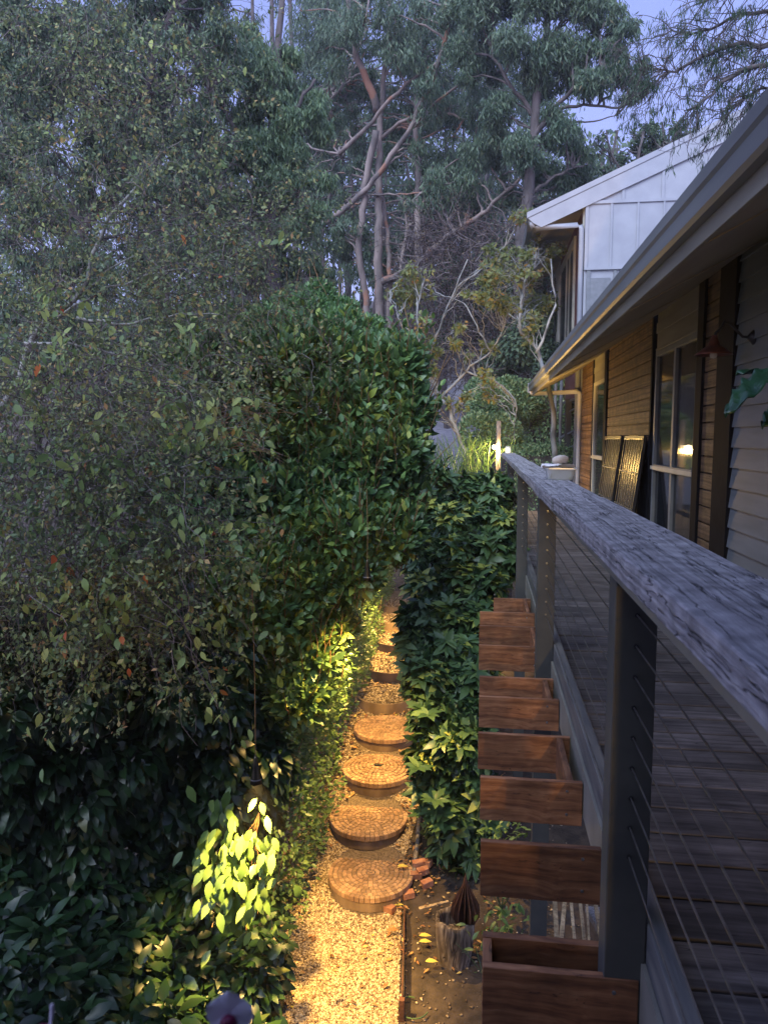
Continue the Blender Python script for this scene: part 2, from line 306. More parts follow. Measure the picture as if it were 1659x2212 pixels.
# ------------------------------------------------------------------ vegetation helpers (numpy)
def unit(a): return a/(np.linalg.norm(a, axis=-1, keepdims=True)+1e-9)
def rnd3(n): return unit(RS.normal(size=(n, 3)))
BROAD = (np.array([(0,0,0),(0,.36,.0),(0,.7,-.02),(0,1,-.13),(.19,.22,.05),(.23,.52,.03),(-.19,.22,.05),(-.23,.52,.03),(.12,.8,-.04),(-.12,.8,-.04)]),
         np.array([(0,4,1),(0,1,6),(4,5,1),(1,5,2),(1,7,6),(1,2,7),(5,8,2),(2,9,7),(2,8,3),(2,3,9)]))
MEDIUM = (np.array([(0,0,0),(.2,.3,.05),(-.2,.3,.05),(.16,.65,.0),(-.16,.65,.0),(0,1,-.1),(0,.45,-.02)]),
          np.array([(0,1,6),(0,6,2),(1,3,6),(6,4,2),(6,3,5),(6,5,4)]))
NARROW = (np.array([(0,0,0),(.09,.4,.03),(-.09,.4,.03),(0,1,-.12)]), np.array([(0,1,2),(1,3,2)]))
DIAM = (np.array([(0,0,0),(.26,.5,.06),(-.26,.5,.06),(0,1,0)]), np.array([(0,1,2),(1,3,2)]))
def leaves(name, proto, P, D, N, S, mat, parent=None, wid=1., smooth=True, rnd=None):
    V0, F0 = proto; n = len(P); D = unit(D); X = unit(np.cross(D, N)); N = np.cross(X, D)
    S = np.broadcast_to(np.asarray(S, float), (n,))[:, None, None]
    W = (S*(V0[None,:,0:1]*wid*X[:,None,:]+V0[None,:,1:2]*D[:,None,:]+V0[None,:,2:3]*N[:,None,:])+P[:,None,:]).reshape(-1, 3)
    F = (F0[None]+(np.arange(n)*len(V0))[:,None,None]).reshape(-1, 3)
    a = np.repeat(RS.rand(n) if rnd is None else rnd, len(V0))
    return link(name, W, F, a, mat, parent, 0, smooth)
def tubes(name, P, Rr, mat, parent=None, sides=3):
    """P (N,K,3) polylines, Rr (N,K) radii -> one mesh"""
    N_, K, _ = P.shape; d = np.gradient(P, axis=1); d = unit(d)
    ref = np.where(np.abs(d[...,2:3]) > .9, np.array([1.,0,0]), np.array([0,0,1.])); X = unit(np.cross(d, ref)); Y = np.cross(d, X)
    a = np.arange(sides)*2*np.pi/sides
    V = P[:,:,None,:]+Rr[:,:,None,None]*(np.cos(a)[:,None]*X[:,:,None,:]+np.sin(a)[:,None]*Y[:,:,None,:])
    V = V.reshape(-1, 3); base = (np.arange(N_)*K*sides)[:,None,None]+(np.arange(K-1)*sides)[None,:,None]; k = np.arange(sides)[None,None,:]; k2 = (k+1)%sides
    F = np.stack([base+k, base+k2, base+k2+sides, base+k+sides], -1).reshape(-1, 4)
    return link(name, V, F, np.repeat(RS.rand(N_), K*sides), mat, parent, 0, True)
def walk(P0, D0, K, step, grav, jit):
    """random-walk polylines: (N,K,3)"""
    n = len(P0); out = np.zeros((n, K, 3)); out[:,0] = P0; d = unit(D0); st = np.broadcast_to(np.asarray(step, float), (n,))[:,None]
    for i in range(1, K):
        d = unit(d+np.array([0,0,-grav])+RS.normal(size=(n,3))*jit); out[:,i] = out[:,i-1]+d*st
    return out
def lump(p):   # cheap smooth noise -1..1
    return (np.sin(p[:,0]*2.9+1.3*np.sin(p[:,2]*2.1))+np.sin(p[:,1]*3.3+1.7*np.sin(p[:,0]*1.9))+np.sin(p[:,2]*3.7+p[:,1]*1.1))/3
def shell(blobs, n, inner=.62, back=.25, noise=.12, squash=1.):
    """points on the lumpy outer layer of a union of balls; returns P, outward"""
    c = np.array([b[:3] for b in blobs]); r = np.array([b[3] for b in blobs]); P = []; O = []; tot = 0
    while tot < n:
        k = RS.choice(len(c), n*2, p=r**2/np.sum(r**2)); o = rnd3(n*2); t = 1-(1-inner)*RS.rand(n*2)**1.7
        p = c[k]+o*(r[k]*t)[:,None]*np.array([1,1,squash]); p = p+o*(lump(p*1.4)*noise*r[k])[:,None]
        keep = (o[:,1] < .25) | (RS.rand(n*2) < back)
        d = np.linalg.norm((p[:,None,:]-c[None])/np.array([1,1,squash]), axis=2)/r[None]; d[np.arange(n*2), k] = 9
        keep &= d.min(1) > inner*.93
        P.append(p[keep]); O.append(o[keep]); tot += keep.sum()
    P = np.concatenate(P)[:n]; O = np.concatenate(O)[:n]; return P, O
def pb(px, py, Y, rpx, push=1.):
    r = rpx*Y/1600; c = at(px, py, Y+r*push); return (c[0], c[1], c[2], r)
def polyline(pts, K):
    pts = np.array(pts, float); seg = np.r_[0, np.cumsum(np.linalg.norm(np.diff(pts, axis=0), axis=1))]; t = np.linspace(0, seg[-1], K)
    return np.stack([np.interp(t, seg, pts[:,i]) for i in range(3)], 1)
def limbset(limbs, Y, wob=.0):
    """limbs: (pixel polyline, r0, r1) at depth Y (+dy) -> list of (pts, radii)"""
    outl = []
    for L in limbs:
        pts, r0, r1 = L[:3]; dy = L[3] if len(L) > 3 else 0
        P = polyline([at(x, y, Y+dy*(i/(len(pts)-1))) for i, (x, y) in enumerate(pts)], max(8, len(pts)*3))
        P = P+RS.normal(size=P.shape)*wob; outl.append((P, np.linspace(r0, r1, len(P))))
    return outl
def reach(skel, targets, r0, r1, K=9, lift=.15):
    """branches from the nearest lower skeleton point to every target"""
    S = np.concatenate([s[0] for s in skel]); out = []
    for t in targets:
        d = np.linalg.norm(S-t, axis=1)+np.maximum(0, S[:,2]-t[2]+.5)*1.2; s = S[np.argmin(d)]; L = np.linalg.norm(t-s)
        m = (s+t)/2+np.array([RS.normal()*.12*L, RS.normal()*.12*L, lift*L]); u = np.linspace(0, 1, K)[:,None]
        p = (1-u)**2*s+2*u*(1-u)*m+u*u*t; p[1:-1] += RS.normal(size=(K-2, 3))*.02*L; out.append(p)
    P = np.array(out); rr = np.linspace(1, 0, K)[None]*(r0-r1)+r1; return P, np.repeat(rr, len(P), 0)
def tree(name, label, cat, base, skel, clumps, mats, leafn, leafs, proto=NARROW, droop=.9, wid=1., group=None, thin=.035, twigs=7, twlen=1.0, flat=.75, sub=4):
    """skel list of (pts, radii); clumps (x,y,z,r). parts: trunk, branches, crown"""
    root = thing(name, base, label, cat, group); mb = MB()
    for P, rr in skel: mb.tube(P, list(rr), 9)
    mb.build('trunk', mats[0], root, smooth=True, fixn=False)
    cl = np.array(clumps)
    if sub:
        k = np.repeat(np.arange(len(cl)), sub); o = rnd3(len(k)); c2 = cl[k].copy(); c2[:,:3] += o*(cl[k,3]*RS.uniform(.35, 1.0, len(k)))[:,None]; c2[:,3] *= RS.uniform(.32, .6, len(k)); cl = c2; twigs = max(2, twigs//2)
    Cc = cl[:,:3]; Rc = cl[:,3]
    BP, BR = reach(skel, Cc, thin, thin*.35)
    k = np.repeat(np.arange(len(Cc)), twigs); d0 = rnd3(len(k)); d0[:,2] = np.abs(d0[:,2])*.5
    TW = walk(Cc[k]-d0*Rc[k,None]*.1, d0, 9, Rc[k]*twlen/8, .05, .22)
    tubes('branches', np.concatenate([BP, TW]), np.concatenate([BR, np.repeat(np.linspace(thin*.35, thin*.1, 9)[None], len(TW), 0)]), mats[1], root, 4)
    w_ = Rc**2/np.sum(Rc**2); k = RS.choice(len(Cc), leafn, p=w_)
    # leaves in sprays: a spray centre in the clump, then leaves hang around it
    ns = max(20, leafn//14); ks = RS.choice(len(Cc), ns, p=w_); o = rnd3(ns); t = RS.rand(ns)**.45
    sc = Cc[ks]+o*(Rc[ks]*t)[:,None]*np.array([1,1,flat]); sr = np.clip(Rc[ks]*.27, .04, .5); j = RS.randint(0, ns, leafn)
    P = sc[j]+RS.normal(size=(leafn,3))*sr[j,None]*np.array([.7,.7,.8]); D = rnd3(leafn)*.75+np.array([0,0,-droop])
    tint_ = np.clip(RS.rand(leafn)*.7+RS.rand(ns)[j]*.3, 0, 1)
    leaves('crown', proto, P, D, rnd3(leafn), leafs*(.7+.6*RS.rand(leafn)), mats[2], root, wid, True, tint_)
    return root
# ================================================================== SETTING
DISC = [(onZ(801, 1885, .19), .375, 'b'), (onZ(796, 1764, .36), .375, 'b'), (onZ(817, 1659, .54), .375, 'h'), (onZ(835, 1571, .70), .375, 'b'),
        (onZ(833, 1500, .80), .36, 'g'), (onZ(845, 1437, .88), .36, 'g'), (onZ(860, 1381, .95), .36, 'g'), (onZ(848, 1336, .98), .36, 'g'), (onZ(848, 1303, 1.0), .36, 'g')]
_d = [(float(c[1])-r*.7, float(c[2])-.125) for c, r, k in DISC]
TY = [-8, 0, 5, 5.6]+[q[0] for q in _d]+[15.5, 20, 30, 40, 70, 110]
TZ = [-.05, -.03, -.02, .0]+[q[1] for q in _d]+[1.0, 1.6, 4.0, 7.4, 15, 24]
print('disc Y', [round(q[0], 2) for q in _d])
def gz(y): return float(np.interp(y, TY, TZ))
gy = sorted(set([-8, -4] + list(np.arange(0, 16, .5)) + list(np.arange(16, 112, 2.)) + TY)); gx = list(np.arange(-60, 61, 3.))
V = [(x, y, gz(y)) for y in gy for x in gx]; nx = len(gx)
F = [(j*nx+i, j*nx+i+1, (j+1)*nx+i+1, (j+1)*nx+i) for j in range(len(gy)-1) for i in range(nx-1)]
g = MB(); g.add(V, F); tag(g.build('ground', M['soil'], smooth=True), kind='structure')
def strip(name, edges, mat, lift):   # edges: (y, x0, x1) following the terrain
    ys = sorted(set([e[0] for e in edges]+[y for y in gy if edges[0][0] < y < edges[-1][0]])); ey = [e[0] for e in edges]
    vs = [];
    for y in ys: vs += [(float(np.interp(y, ey, [e[k] for e in edges])), y, gz(y)+lift) for k in (1, 2)]
    m = MB(); m.add(vs, [(2*i, 2*i+1, 2*i+3, 2*i+2) for i in range(len(ys)-1)]); return tag(m.build(name, mat), kind='structure')
EDGE = [(4.2, -2.4, -.50), (5.14, -2.3, -.58), (6.2, -2.1, -.68), (6.9, -2.0, -.60), (8, -1.9, -.55), (10, -2.0, -.7), (12, -2.2, -.85), (14.5, -2.5, -1.1)]
strip('gravel_path', EDGE, M['gravelbed'], .004)
strip('driveway', [(22, -4.0, -1.2), (30, -3.2, -.4), (36, -3.4, .6), (46, -4.2, 1.6)], M['road'], .03)

# gravel stones and litter
def pebbles(name, n, area, s0, s1, mat, kind='stuff', label=None, cat=None, lift=.006):
    x0, x1, y0, y1, fn = area
    O = np.array([(1,0,0),(-1,0,0),(0,1,0),(0,-1,0),(0,0,.55),(0,0,-.4)], float); Fo = np.array([(0,2,4),(2,1,4),(1,3,4),(3,0,4),(2,0,5),(1,2,5),(3,1,5),(0,3,5)])
    x = RS.uniform(x0, x1, n*2); y = RS.uniform(y0, y1, n*2); k = np.array([fn(a, b) for a, b in zip(x, y)]); x = x[k][:n]; y = y[k][:n]; n = len(x)
    z = np.interp(y, TY, TZ)+lift; s = RS.uniform(s0, s1, n)[:,None,None]*RS.uniform(.6, 1.35, (n,1,3))
    th = RS.rand(n)*6.28; tl = RS.normal(size=n)*.5
    B = O[None]*s*(1+RS.normal(size=(n,6,1))*.15); cx, sx = np.cos(th)[:,None], np.sin(th)[:,None]
    X = B[...,0]*cx-B[...,1]*sx; Y = B[...,0]*sx+B[...,1]*cx; Z = B[...,2]+X*np.sin(tl)[:,None]*.5
    V = np.stack([X+x[:,None], Y+y[:,None], Z+z[:,None]], -1).reshape(-1, 3)
    F = (Fo[None]+(np.arange(n)*6)[:,None,None]).reshape(-1, 3)
    o = link(name, V, F, np.repeat(RS.rand(n), 6), mat); return tag(o, label, cat, None, kind)
def in_path(x, y):
    e0 = np.interp(y, [e[0] for e in EDGE], [e[1] for e in EDGE]); e1 = np.interp(y, [e[0] for e in EDGE], [e[2] for e in EDGE])
    if not (e0 < x < e1): return False
    return all((x-d[0][0])**2+(y-d[0][1])**2 > d[1]**2 for d in DISC)
pebbles('path_gravel', 52000, (-2.3, -.5, 4.6, 7.2, in_path), .007, .017, M['pebble'], label='pale crushed gravel of the lower path', cat='gravel')
pebbles('path_gravel', 16000, (-2.3, -.5, 7.2, 14, in_path), .008, .02, M['pebble'], label='coarse gravel between the round steps', cat='gravel')
pebbles('soil_stones', 600, (-.7, .9, 4.6, 7.4, lambda x, y: not in_path(x, y)), .006, .018, M['pebble'], label='scattered small stones in the dark soil', cat='stones')
def litter(name, n, x0, x1, y0, y1, s, label, fn=lambda x, y: True, mat='litter', up=.02):
    x = RS.uniform(x0, x1, n); y = RS.uniform(y0, y1, n); k = np.array([fn(a, b) for a, b in zip(x, y)]); x, y = x[k], y[k]; n = len(x)
    P = np.stack([x, y, np.interp(y, TY, TZ)+up+RS.rand(n)*.02], 1); D = rnd3(n)*np.array([1,1,.25]); N = rnd3(n)*.4+np.array([0,0,1])
    tag(leaves(name, MEDIUM, P, D, N, RS.uniform(s*.5, s*1.3, n), M[mat]), label, 'leaf litter', None, 'stuff')
litter('leaf_litter', 1500, -1.9, -.4, 6.5, 13.5, .07, 'dry brown leaves lying between the round steps', in_path)
litter('leaf_litter', 700, -.75, .3, 5.2, 9.5, .05, 'brown leaves scattered on soil right of the path')
litter('leaf_litter', 160, -2.2, -.6, 4.7, 6.6, .05, 'few brown leaves on the near gravel', in_path)
for i, (px, py, lab) in enumerate([(858,1872,'yellow leaf lying on the nearest round step'),(846,1955,'yellow leaf lying in front of the nearest round step'),(905,2022,'small yellow leaf on dark soil, upper of two by the stump'),(905,2035,'small yellow leaf on dark soil, lower of two by the stump'),(918,2078,'single yellow leaf on soil left of the stump foot'),(835,2010,'orange brown leaf lying on the near gravel')]):
    c = onZ(px, py, .225 if i == 0 else gz(5.8)+.03)
    tag(leaves('fallen_leaf', BROAD, np.array([c]), np.array([[1,.2,.05]]), np.array([[0,0,1.]]), .10, M['litter'], rnd=np.array([.98 if i < 5 else .5])), lab, 'leaf', 'single leaves fallen by the path')

# ------------------------------------------------------------------ round steps
def disc_step(c, r, kind, label, hole=False):
    x, y, z = c; gzz = gz(y)-.08
    t = thing('round_step', (x, y, gzz), label, 'stepping stone', 'round steps climbing the garden path')
    top_t = .045
    if kind in 'bh':
        m = MB(); m.lathe([(r*.965, gzz-z), (r*.965, -top_t), (0.001, -top_t)], (x, y, z), 48); m.build('concrete_base', M['concrete'], t, smooth=False)
        m = MB(); m.lathe([(r-.012, -top_t+.002), (r-.012, -.006), (.001, -.006+(.03 if kind == 'h' else .0))], (x, y, z), 48); m.build('joint_sand', M['mortar'], t)
        b = MB(); rings = 9; w_ = r/rings
        for k in range(rings):
            r1 = r-k*w_; r0 = r1-w_*.90; n = max(4, int(2*math.pi*(r1+r0)/2/(w_*1.02))); off = random.random()*6
            if k == rings-1: r0 = .012
            if kind == 'h' and k == rings-1: continue
            for j in range(n):
                if kind == 'h' and k == rings-2 and j % n in (0, 1, 2): pass
                a0 = off+2*math.pi*(j+.05+random.uniform(-.03,.03))/n; a1 = off+2*math.pi*(j+.94+random.uniform(-.03,.03))/n
                q0, q1 = r0+random.uniform(-.002,.002), r1-random.uniform(0,.003)
                dome = (lambda q: .035*(1-(q/r)**2)) if kind == 'h' else (lambda q: .0)
                h = random.uniform(-.003, .003); b.r = random.random()
                P4 = [(q0, a0), (q1, a0), (q1, a1), (q0, a1)]
                vs = [(x+q*math.cos(a), y+q*math.sin(a), z-(top_t if k == 0 else .02)) for q, a in P4]
                qi0, qi1 = q0+.003, q1-.004; da = .003/max(r1, .02)
                vs += [(x+q*math.cos(a), y+q*math.sin(a), z-.004+dome(q)) for q, a in P4]
                vs += [(x+q*math.cos(a), y+q*math.sin(a), z+h+dome(q)) for q, a in [(qi0, a0+da), (qi1, a0+da), (qi1, a1-da), (qi0, a1-da)]]
                b.add(vs, [(8,9,10,11)]+[(i, (i+1)%4, (i+1)%4+4, i+4) for i in range(4)]+[(i+4, (i+1)%4+4, (i+1)%4+8, i+8) for i in range(4)])
        b.build('cobble_top', M['brick'], t)
        if kind == 'h':
            m = MB(); m.box(x-.055, x+.055, y-.012, y+.012, z+.02, z+.036); m.build('lifting_slot', M['black'], t, bevel=.003)
    else:
        m = MB(); m.lathe([(r, gzz-z), (r, .0), (r-.022, .0), (r-.022, -.02)], (x, y, z), 48); m.build('concrete_ring', M['concrete'], t, bevel=.002)
        m = MB(); m.lathe([(r-.02, -.015), (.001, -.008)], (x, y, z), 32); m.build('gravel_bed', M['gravelbed'], t)
        n = 1400; a = RS.rand(n)*6.28; q = np.sqrt(RS.rand(n))*(r-.03)
        P = np.stack([x+q*np.cos(a), y+q*np.sin(a), z-.008+RS.rand(n)*.006], 1)
        fl = leaves('gravel_fill', MEDIUM, P, rnd3(n)*np.array([1,1,.4]), rnd3(n)*.5+np.array([0,0,1.]), RS.uniform(.018, .04, n), M['pebble'], t, 1.6); fl['kind'] = 'stuff'
    return t
DL = ['nearest round step with worn sandstone cobble top', 'second round step from the front with flat brown cobble top', 'domed round cobble step with an oval slot in its centre',
      'orange cobbled round step behind the domed one', 'gravel filled round step just behind the orange cobbled one', 'bright gravel filled round step, second of the gravel ones',
      'gravel filled round step half under the rhododendron leaves', 'gravel filled round step, fourth of the gravel ones', 'farthest gravel filled round step']
for (c, r, k), lab in zip(DISC, DL): disc_step(c, r, k, lab)
for i, (px, py, Y, lab) in enumerate([(848, 1262, 16.2, 'grey stone step beyond the round steps'), (845, 1226, 18.2, 'pale stone step at the far top of the path')]):
    c = at(px, py, Y); m = MB(); m.box(c[0]-.45, c[0]+.45, c[1]-.2, c[1]+.25, gz(Y)-.1, c[2]); tag(m.build('stone_step', M['slab' if i else 'concrete'], bevel=.01), lab, 'step', 'stone steps at the end of the path')

# edging strip, timber edge, broken pavers, scrap, stump, sculpture
e = thing('steel_edging', (onZ(873, 1970, .04)), 'thin rusty steel edging between near gravel and soil', 'edging')
a, b_ = onZ(874, 1968, .08), onZ(868, 2185, .05); m = MB(); m.bar(a, b_, .008, .09); m.build('edging_blade', M['rust'], e)
m = MB(); m.box(b_[0]-.02, b_[0]+.02, b_[1]-.02, b_[1]+.02, -.02, .14); m.build('end_peg', M['rust'], e, bevel=.003)
ed = [onZ(893, 1905, .10), onZ(903, 1830, .2), onZ(906, 1770, .32), onZ(925, 1690, .48), onZ(940, 1620, .6)]
m = MB(); m.tube([(p[0], p[1], gz(p[1])+.02) for p in ed], .022, 6); tag(m.build('path_edging', M['oldwood']), 'narrow weathered timber edge right of the cobbled steps', 'edging')
for i, (px, py, rot, mat, lab) in enumerate([(903,1893,.3,'redbrick','red cobble block at the top left of the broken pile'),(921,1892,-.4,'redbrick','pale topped cobble block at the top right of the pile'),(899,1908,.1,'redbrick','red cobble block at the left of the broken pile'),
        (913,1905,.5,'redbrick','red cobble block in the middle of the pile'),(922,1921,.6,'redbrick','slim cobble block lying lowest in the pile'),(960,1893,.05,'redbrick','lone pair sized cobble block right of the pile'),
        (882,1937,.35,'redbrick','orange cobble block between nearest step and timber edge'),(841,1958,-.5,'redbrick','pale cobble block in front of the nearest round step')]):
    c = onZ(px, py, .1); h = .025+.018*(i in (0, 1, 3)); m = MB(); m.r = random.random(); ca, sa = math.cos(rot), math.sin(rot)
    m.obox((c[0], c[1], gz(c[1])+h), np.array([ca,sa,.1])*.05, np.array([-sa,ca,0])*.032, np.array([-.1*ca,-.1*sa,1])*.027)
    tag(m.build('loose_cobble', M[mat], bevel=.004), lab, 'paver', 'broken cobbles beside the nearest step')
c = onZ(932, 1953, .05); m = MB(); m.obox((c[0], c[1], .075), (.12,.05,.012), (-.028,.065,0), (0,0,.006)); tag(m.build('board_scrap', M['sticks'], bevel=.002), 'flat pale piece of board lying on the soil', 'board')
sc = onZ(981, 2098, gz(5.4)); sx, sy = sc[0], sc[1]+.12
t = thing('tree_stump', (sx, sy, -.03), 'hollow weathered log stump standing on the dark soil', 'stump'); n = 40; prof = [(.115,-.03),(.125,.05),(.142,.16),(.15,.30),(.146,.34),(.128,.345),(.12,.30),(.11,.22),(.001,.21)]
m = MB(); m.lathe(prof, (sx, sy, 0), n)
m.V = [(v[0]+(v[0]-sx)*.04*math.sin(9*math.atan2(v[1]-sy, v[0]-sx))*1+(v[0]-sx)*.05*math.sin(23*math.atan2(v[1]-sy, v[0]-sx)), v[1]+(v[1]-sy)*.03*math.sin(9*math.atan2(v[1]-sy, v[0]-sx)), v[2]+(.01*math.sin(5*math.atan2(v[1]-sy, v[0]-sx)) if v[2] > .25 else 0)) for v in m.V]
m.build('log_shell', M['stump'], t, smooth=True)
# rusty finned cone standing in the stump
fx, fy, fz = sx+.075, sy+.0, .35; t = thing('finned_sculpture', (fx, fy, fz), 'rusty finned teardrop sculpture rising from the stump', 'sculpture')
for k in range(7):
    a = math.pi*k/7+.2; d = np.array([math.cos(a), math.sin(a), 0]); nrm = np.array([-d[1], d[0], 0])*.002
    pts = [(0, -.06), (.07, -.05), (.115, .03), (.105, .10), (.06, .19), (.02, .27), (0, .36)]; m = MB(); vs = []
    for sg in (-1, 1):
        for r_, z_ in pts: vs.append(np.array([fx, fy, fz+z_])+d*r_+nrm*sg)
        for r_, z_ in pts[-2:0:-1]: vs.append(np.array([fx, fy, fz+z_])-d*r_+nrm*sg)
    q = 12; m.add(vs, [tuple(range(q)), tuple(range(2*q-1, q-1, -1))]+[(i, i+q, (i+1)%q+q, (i+1)%q) for i in range(q)]); m.build('fin', M['rust'], t)
# hose loop by the edging
c = onZ(880, 2170, .02); m = MB(); m.tube([(c[0]+.09*math.cos(a)+.01*a, c[1]-.02+.10*math.sin(a), .012) for a in np.linspace(1.2, 6.0, 20)], .005, 6); tag(m.build('thin_hose', M['stemgreen']), 'thin pale hose curled on the dark soil', 'hose')

# ================================================================== DECK
DZ = CZ-1.27; XD = .41; YEND = 13.0
t = thing('timber_deck', (XD, 0, DZ), 'raised walkway deck of grey boards along the house wall', 'deck'); b = MB(); y = -3.0; xw = 1.83
while y < YEND:
    b.r = random.random(); wd = .163; x = XD+.055
    b.box(x+random.uniform(-.004,.004), xw, y, y+wd, DZ-.03, DZ+random.uniform(-.003, .001)); y += .1735
b.build('decking', M['deck'], t, bevel=.004)
m = MB(); m.box(XD+.055, 1.82, -3, YEND, DZ-.225, DZ-.215); m.build('gap_shade_sheet', M['dark'], t)  # dark sheet added below the boards so their gaps read as shade
m = MB(); m.box(XD, XD+.05, -3, YEND, DZ-.22, CZ-1.19); m.build('edge_beam', M['beam'], t, bevel=.004)
m = MB(); m.box(XD-.012, XD-.001, -3, YEND, DZ-.20, DZ-.02); m.build('edge_capping', M['olive'], t)
m = MB(); [m.box(x, x+.045, -3, YEND, DZ-.2, DZ-.032) for x in (.85, 1.3, 1.72)]; m.build('joist', M['jarrah_end'], t)
# railing
t = thing('deck_railing', (.36, 0, DZ), 'deck railing with thick weathered timber cap and steel cables', 'railing')
PY = [onX(px, py, .31)[1] for px, py in ((1323, 1500), (1162, 1200), (1117, 1130), (1094, 1080))]; print('post Y', PY)
PX0, PX1 = .31, .408
for i, yy in enumerate(PY):
    m = MB(); zb = 0 if i else 0; m.box(PX0, PX1, yy, yy+.09, gz(yy)-.1, CZ-.335); p = m.build('post', M['steel'], t, bevel=.003)
    for k in range(9):
        h = MB(); zz = CZ-.415-.075*k; h.lathe([(.006, 0), (.006, .003), (.001, .003)], (0, 0, 0), 8); h.V = [(.36+v[0], yy-v[2]-.0005, zz+v[1]) for v in h.V]
        h.build('cable_grommet', M['black' if i == 0 else 'screw'], p)
m = MB(); m.box(PX0, PX1, -3, 11.3, CZ-.335, CZ-.274); m.build('sub_rail', M['olive'], t)
def rail_piece(y0, y1, xl, xr, sag=0, seed=1, ztop=CZ-.22, th=.054):
    rs = np.random.RandomState(seed); n = int((y1-y0)/.035)+2; ys = np.linspace(y0, y1, n); cols = 9; V = []
    wl = np.interp(ys, np.linspace(y0, y1, 26), np.cumsum(rs.normal(size=26))*.0016); wr = np.interp(ys, np.linspace(y0, y1, 22), np.cumsum(rs.normal(size=22))*.0022); wl -= wl.mean(); wr -= wr.mean()
    nick = rs.rand(n) > .93
    for i, yy in enumerate(ys):
        x0, x1 = xl+wl[i]+(.004*rs.rand() if nick[i] else 0), xr+wr[i]; z = ztop+.003*math.sin(yy*1.7+seed)
        ring = [(x0+.004, z-th), (x0+.0005, z-th+.004), (x0, z-th*.5), (x0+.0005, z-.004), (x0+.003, z-.001)]
        ring += [(x0+.006+(x1-x0-.012)*u, z+.0025*math.sin(7*u+yy*2+seed)-.0012*rs.rand()) for u in (.15, .35, .55, .75)]
        ring += [(x1-.003, z-.001), (x1, z-.004), (x1-.001, z-th*.6), (x1-.003, z-th)]
        V += [(a, yy, c) for a, c in ring]; k = len(ring)
    F = [(i*k+j, i*k+(j+1)%k, (i+1)*k+(j+1)%k, (i+1)*k+j) for i in range(n-1) for j in range(k)]+[tuple(range(k)), tuple((n-1)*k+j for j in range(k))[::-1]]
    m = MB(); m.add(V, F); return m
JY = 2.82
rail_piece(-1.5, JY, .262, .452, seed=3).build('cap_rail', M['rail'], t, smooth=False)
rail_piece(JY+.004, 7.1, .252, .446, seed=8, ztop=CZ-.225, th=.05).build('cap_rail', M['rail'], t, smooth=False)
rail_piece(7.105, 11.35, .246, .44, seed=5, ztop=CZ-.22, th=.05).build('cap_rail', M['rail'], t, smooth=False)
for k in range(9):
    zz = CZ-.415-.075*k; m = MB(); yl = [-2.5]+[v for v in np.linspace(-1, 11, 13)]+[11.4]
    m.tube([(.36, v, zz-.002*math.sin(v*3)) for v in yl], .0021, 5); m.build('cable', M['cable'], t)
# tall wooden end post
c = onX(1073, 1000, .22); YP = c[1]; print('YP', YP)
t2 = thing('corner_post', (.25, YP, 0), 'tall grey timber post at the far end of the railing', 'post'); ztop = onX(1075, 908, .22)[2]
m = MB(); m.box(.205, .285, YP, YP+.08, gz(YP)-.1, ztop); m.build('shaft', M['oldwood'], t2, bevel=.004)
m = MB(); m.box(.287, .30, YP+.02, YP+.06, CZ-.6, CZ-.2); m.build('bracket', M['olive'], t2)
# lamp at the rail end
lc = at(1067, 966, YP-.06); t3 = thing('post_lamp', (lc[0]+.05, lc[1]+.05, lc[2]), 'lit bare bulb lamp fixed on the tall end post', 'lamp')
m = MB(); m.lathe([(.001,-.032),(.02,-.026),(.032,-.008),(.033,.008),(.022,.028),(.012,.04)], lc, 16); m.build('bulb', M['bulb'], t3, smooth=True)
m = MB(); m.lathe([(.018,.036),(.02,.05),(.02,.075),(.001,.08)], lc, 14); m.tube([(lc[0], lc[1], lc[2]+.07), (lc[0]+.03, lc[1]+.02, lc[2]+.09), (.215, YP+.01, lc[2]+.08)], .008, 6); m.build('lamp_holder', M['black'], t3)
L = point('post_lamp_light', (lc[0]-.0, lc[1]-.01, lc[2]-.06), P_RAIL, .04); L.parent = t3; L.location = np.array(L.location)-parent_world(t3)
jc = np.array([.335, 11.0, CZ-.219]); L = spot('jar_light', (jc[0], jc[1], jc[2]+.13), (1.3, 17, 8.4), 420, 75, .8, .03)
t4 = thing('glass_jar_lamp', jc, 'small glowing glass jar on the rail beside the lit bulb', 'jar')
m = MB(); m.lathe([(.001,0),(.04,0),(.043,.01),(.043,.07),(.036,.085),(.036,.1)], jc, 18); m.build('jar_glass', M['tub'], t4, smooth=True)
m = MB(); m.lathe([(.001,.005),(.02,.01),(.022,.06),(.001,.07)], jc, 12); m.build('glowing_core', m_emit('jar_glow', (1,.8,.45), 9), t4, smooth=True); L.parent = t4; L.location = np.array(L.location)-parent_world(t4)
# plastic tub on the rail with papers
c = onZ(1212, 1037, CZ-.222); tx, ty, tz = c[0], c[1]+.06, CZ-.2225; print('tub', c)
t5 = thing('plastic_tub', (tx, ty, tz), 'clear plastic tub holding greens on the weathered rail', 'container')
hw, hd, hh = .078, .06, .058; m = MB()
def rr(w_, d_, z_, n=5, rad=.02):
    o = []
    for cx_, cy_, a0 in ((w_-rad, d_-rad, 0), (-w_+rad, d_-rad, 90), (-w_+rad, -d_+rad, 180), (w_-rad, -d_+rad, 270)):
        for k in range(n): a = R(a0+90*k/(n-1)); o.append((tx+cx_+rad*math.cos(a), ty+cy_+rad*math.sin(a), tz+z_))
    return o
rings_ = [rr(hw-.012, hd-.01, .001), rr(hw, hd, hh), rr(hw+.006, hd+.006, hh), rr(hw+.006, hd+.006, hh+.006), rr(hw-.002, hd-.002, hh+.004), rr(hw-.014, hd-.012, .004)]; q = 20
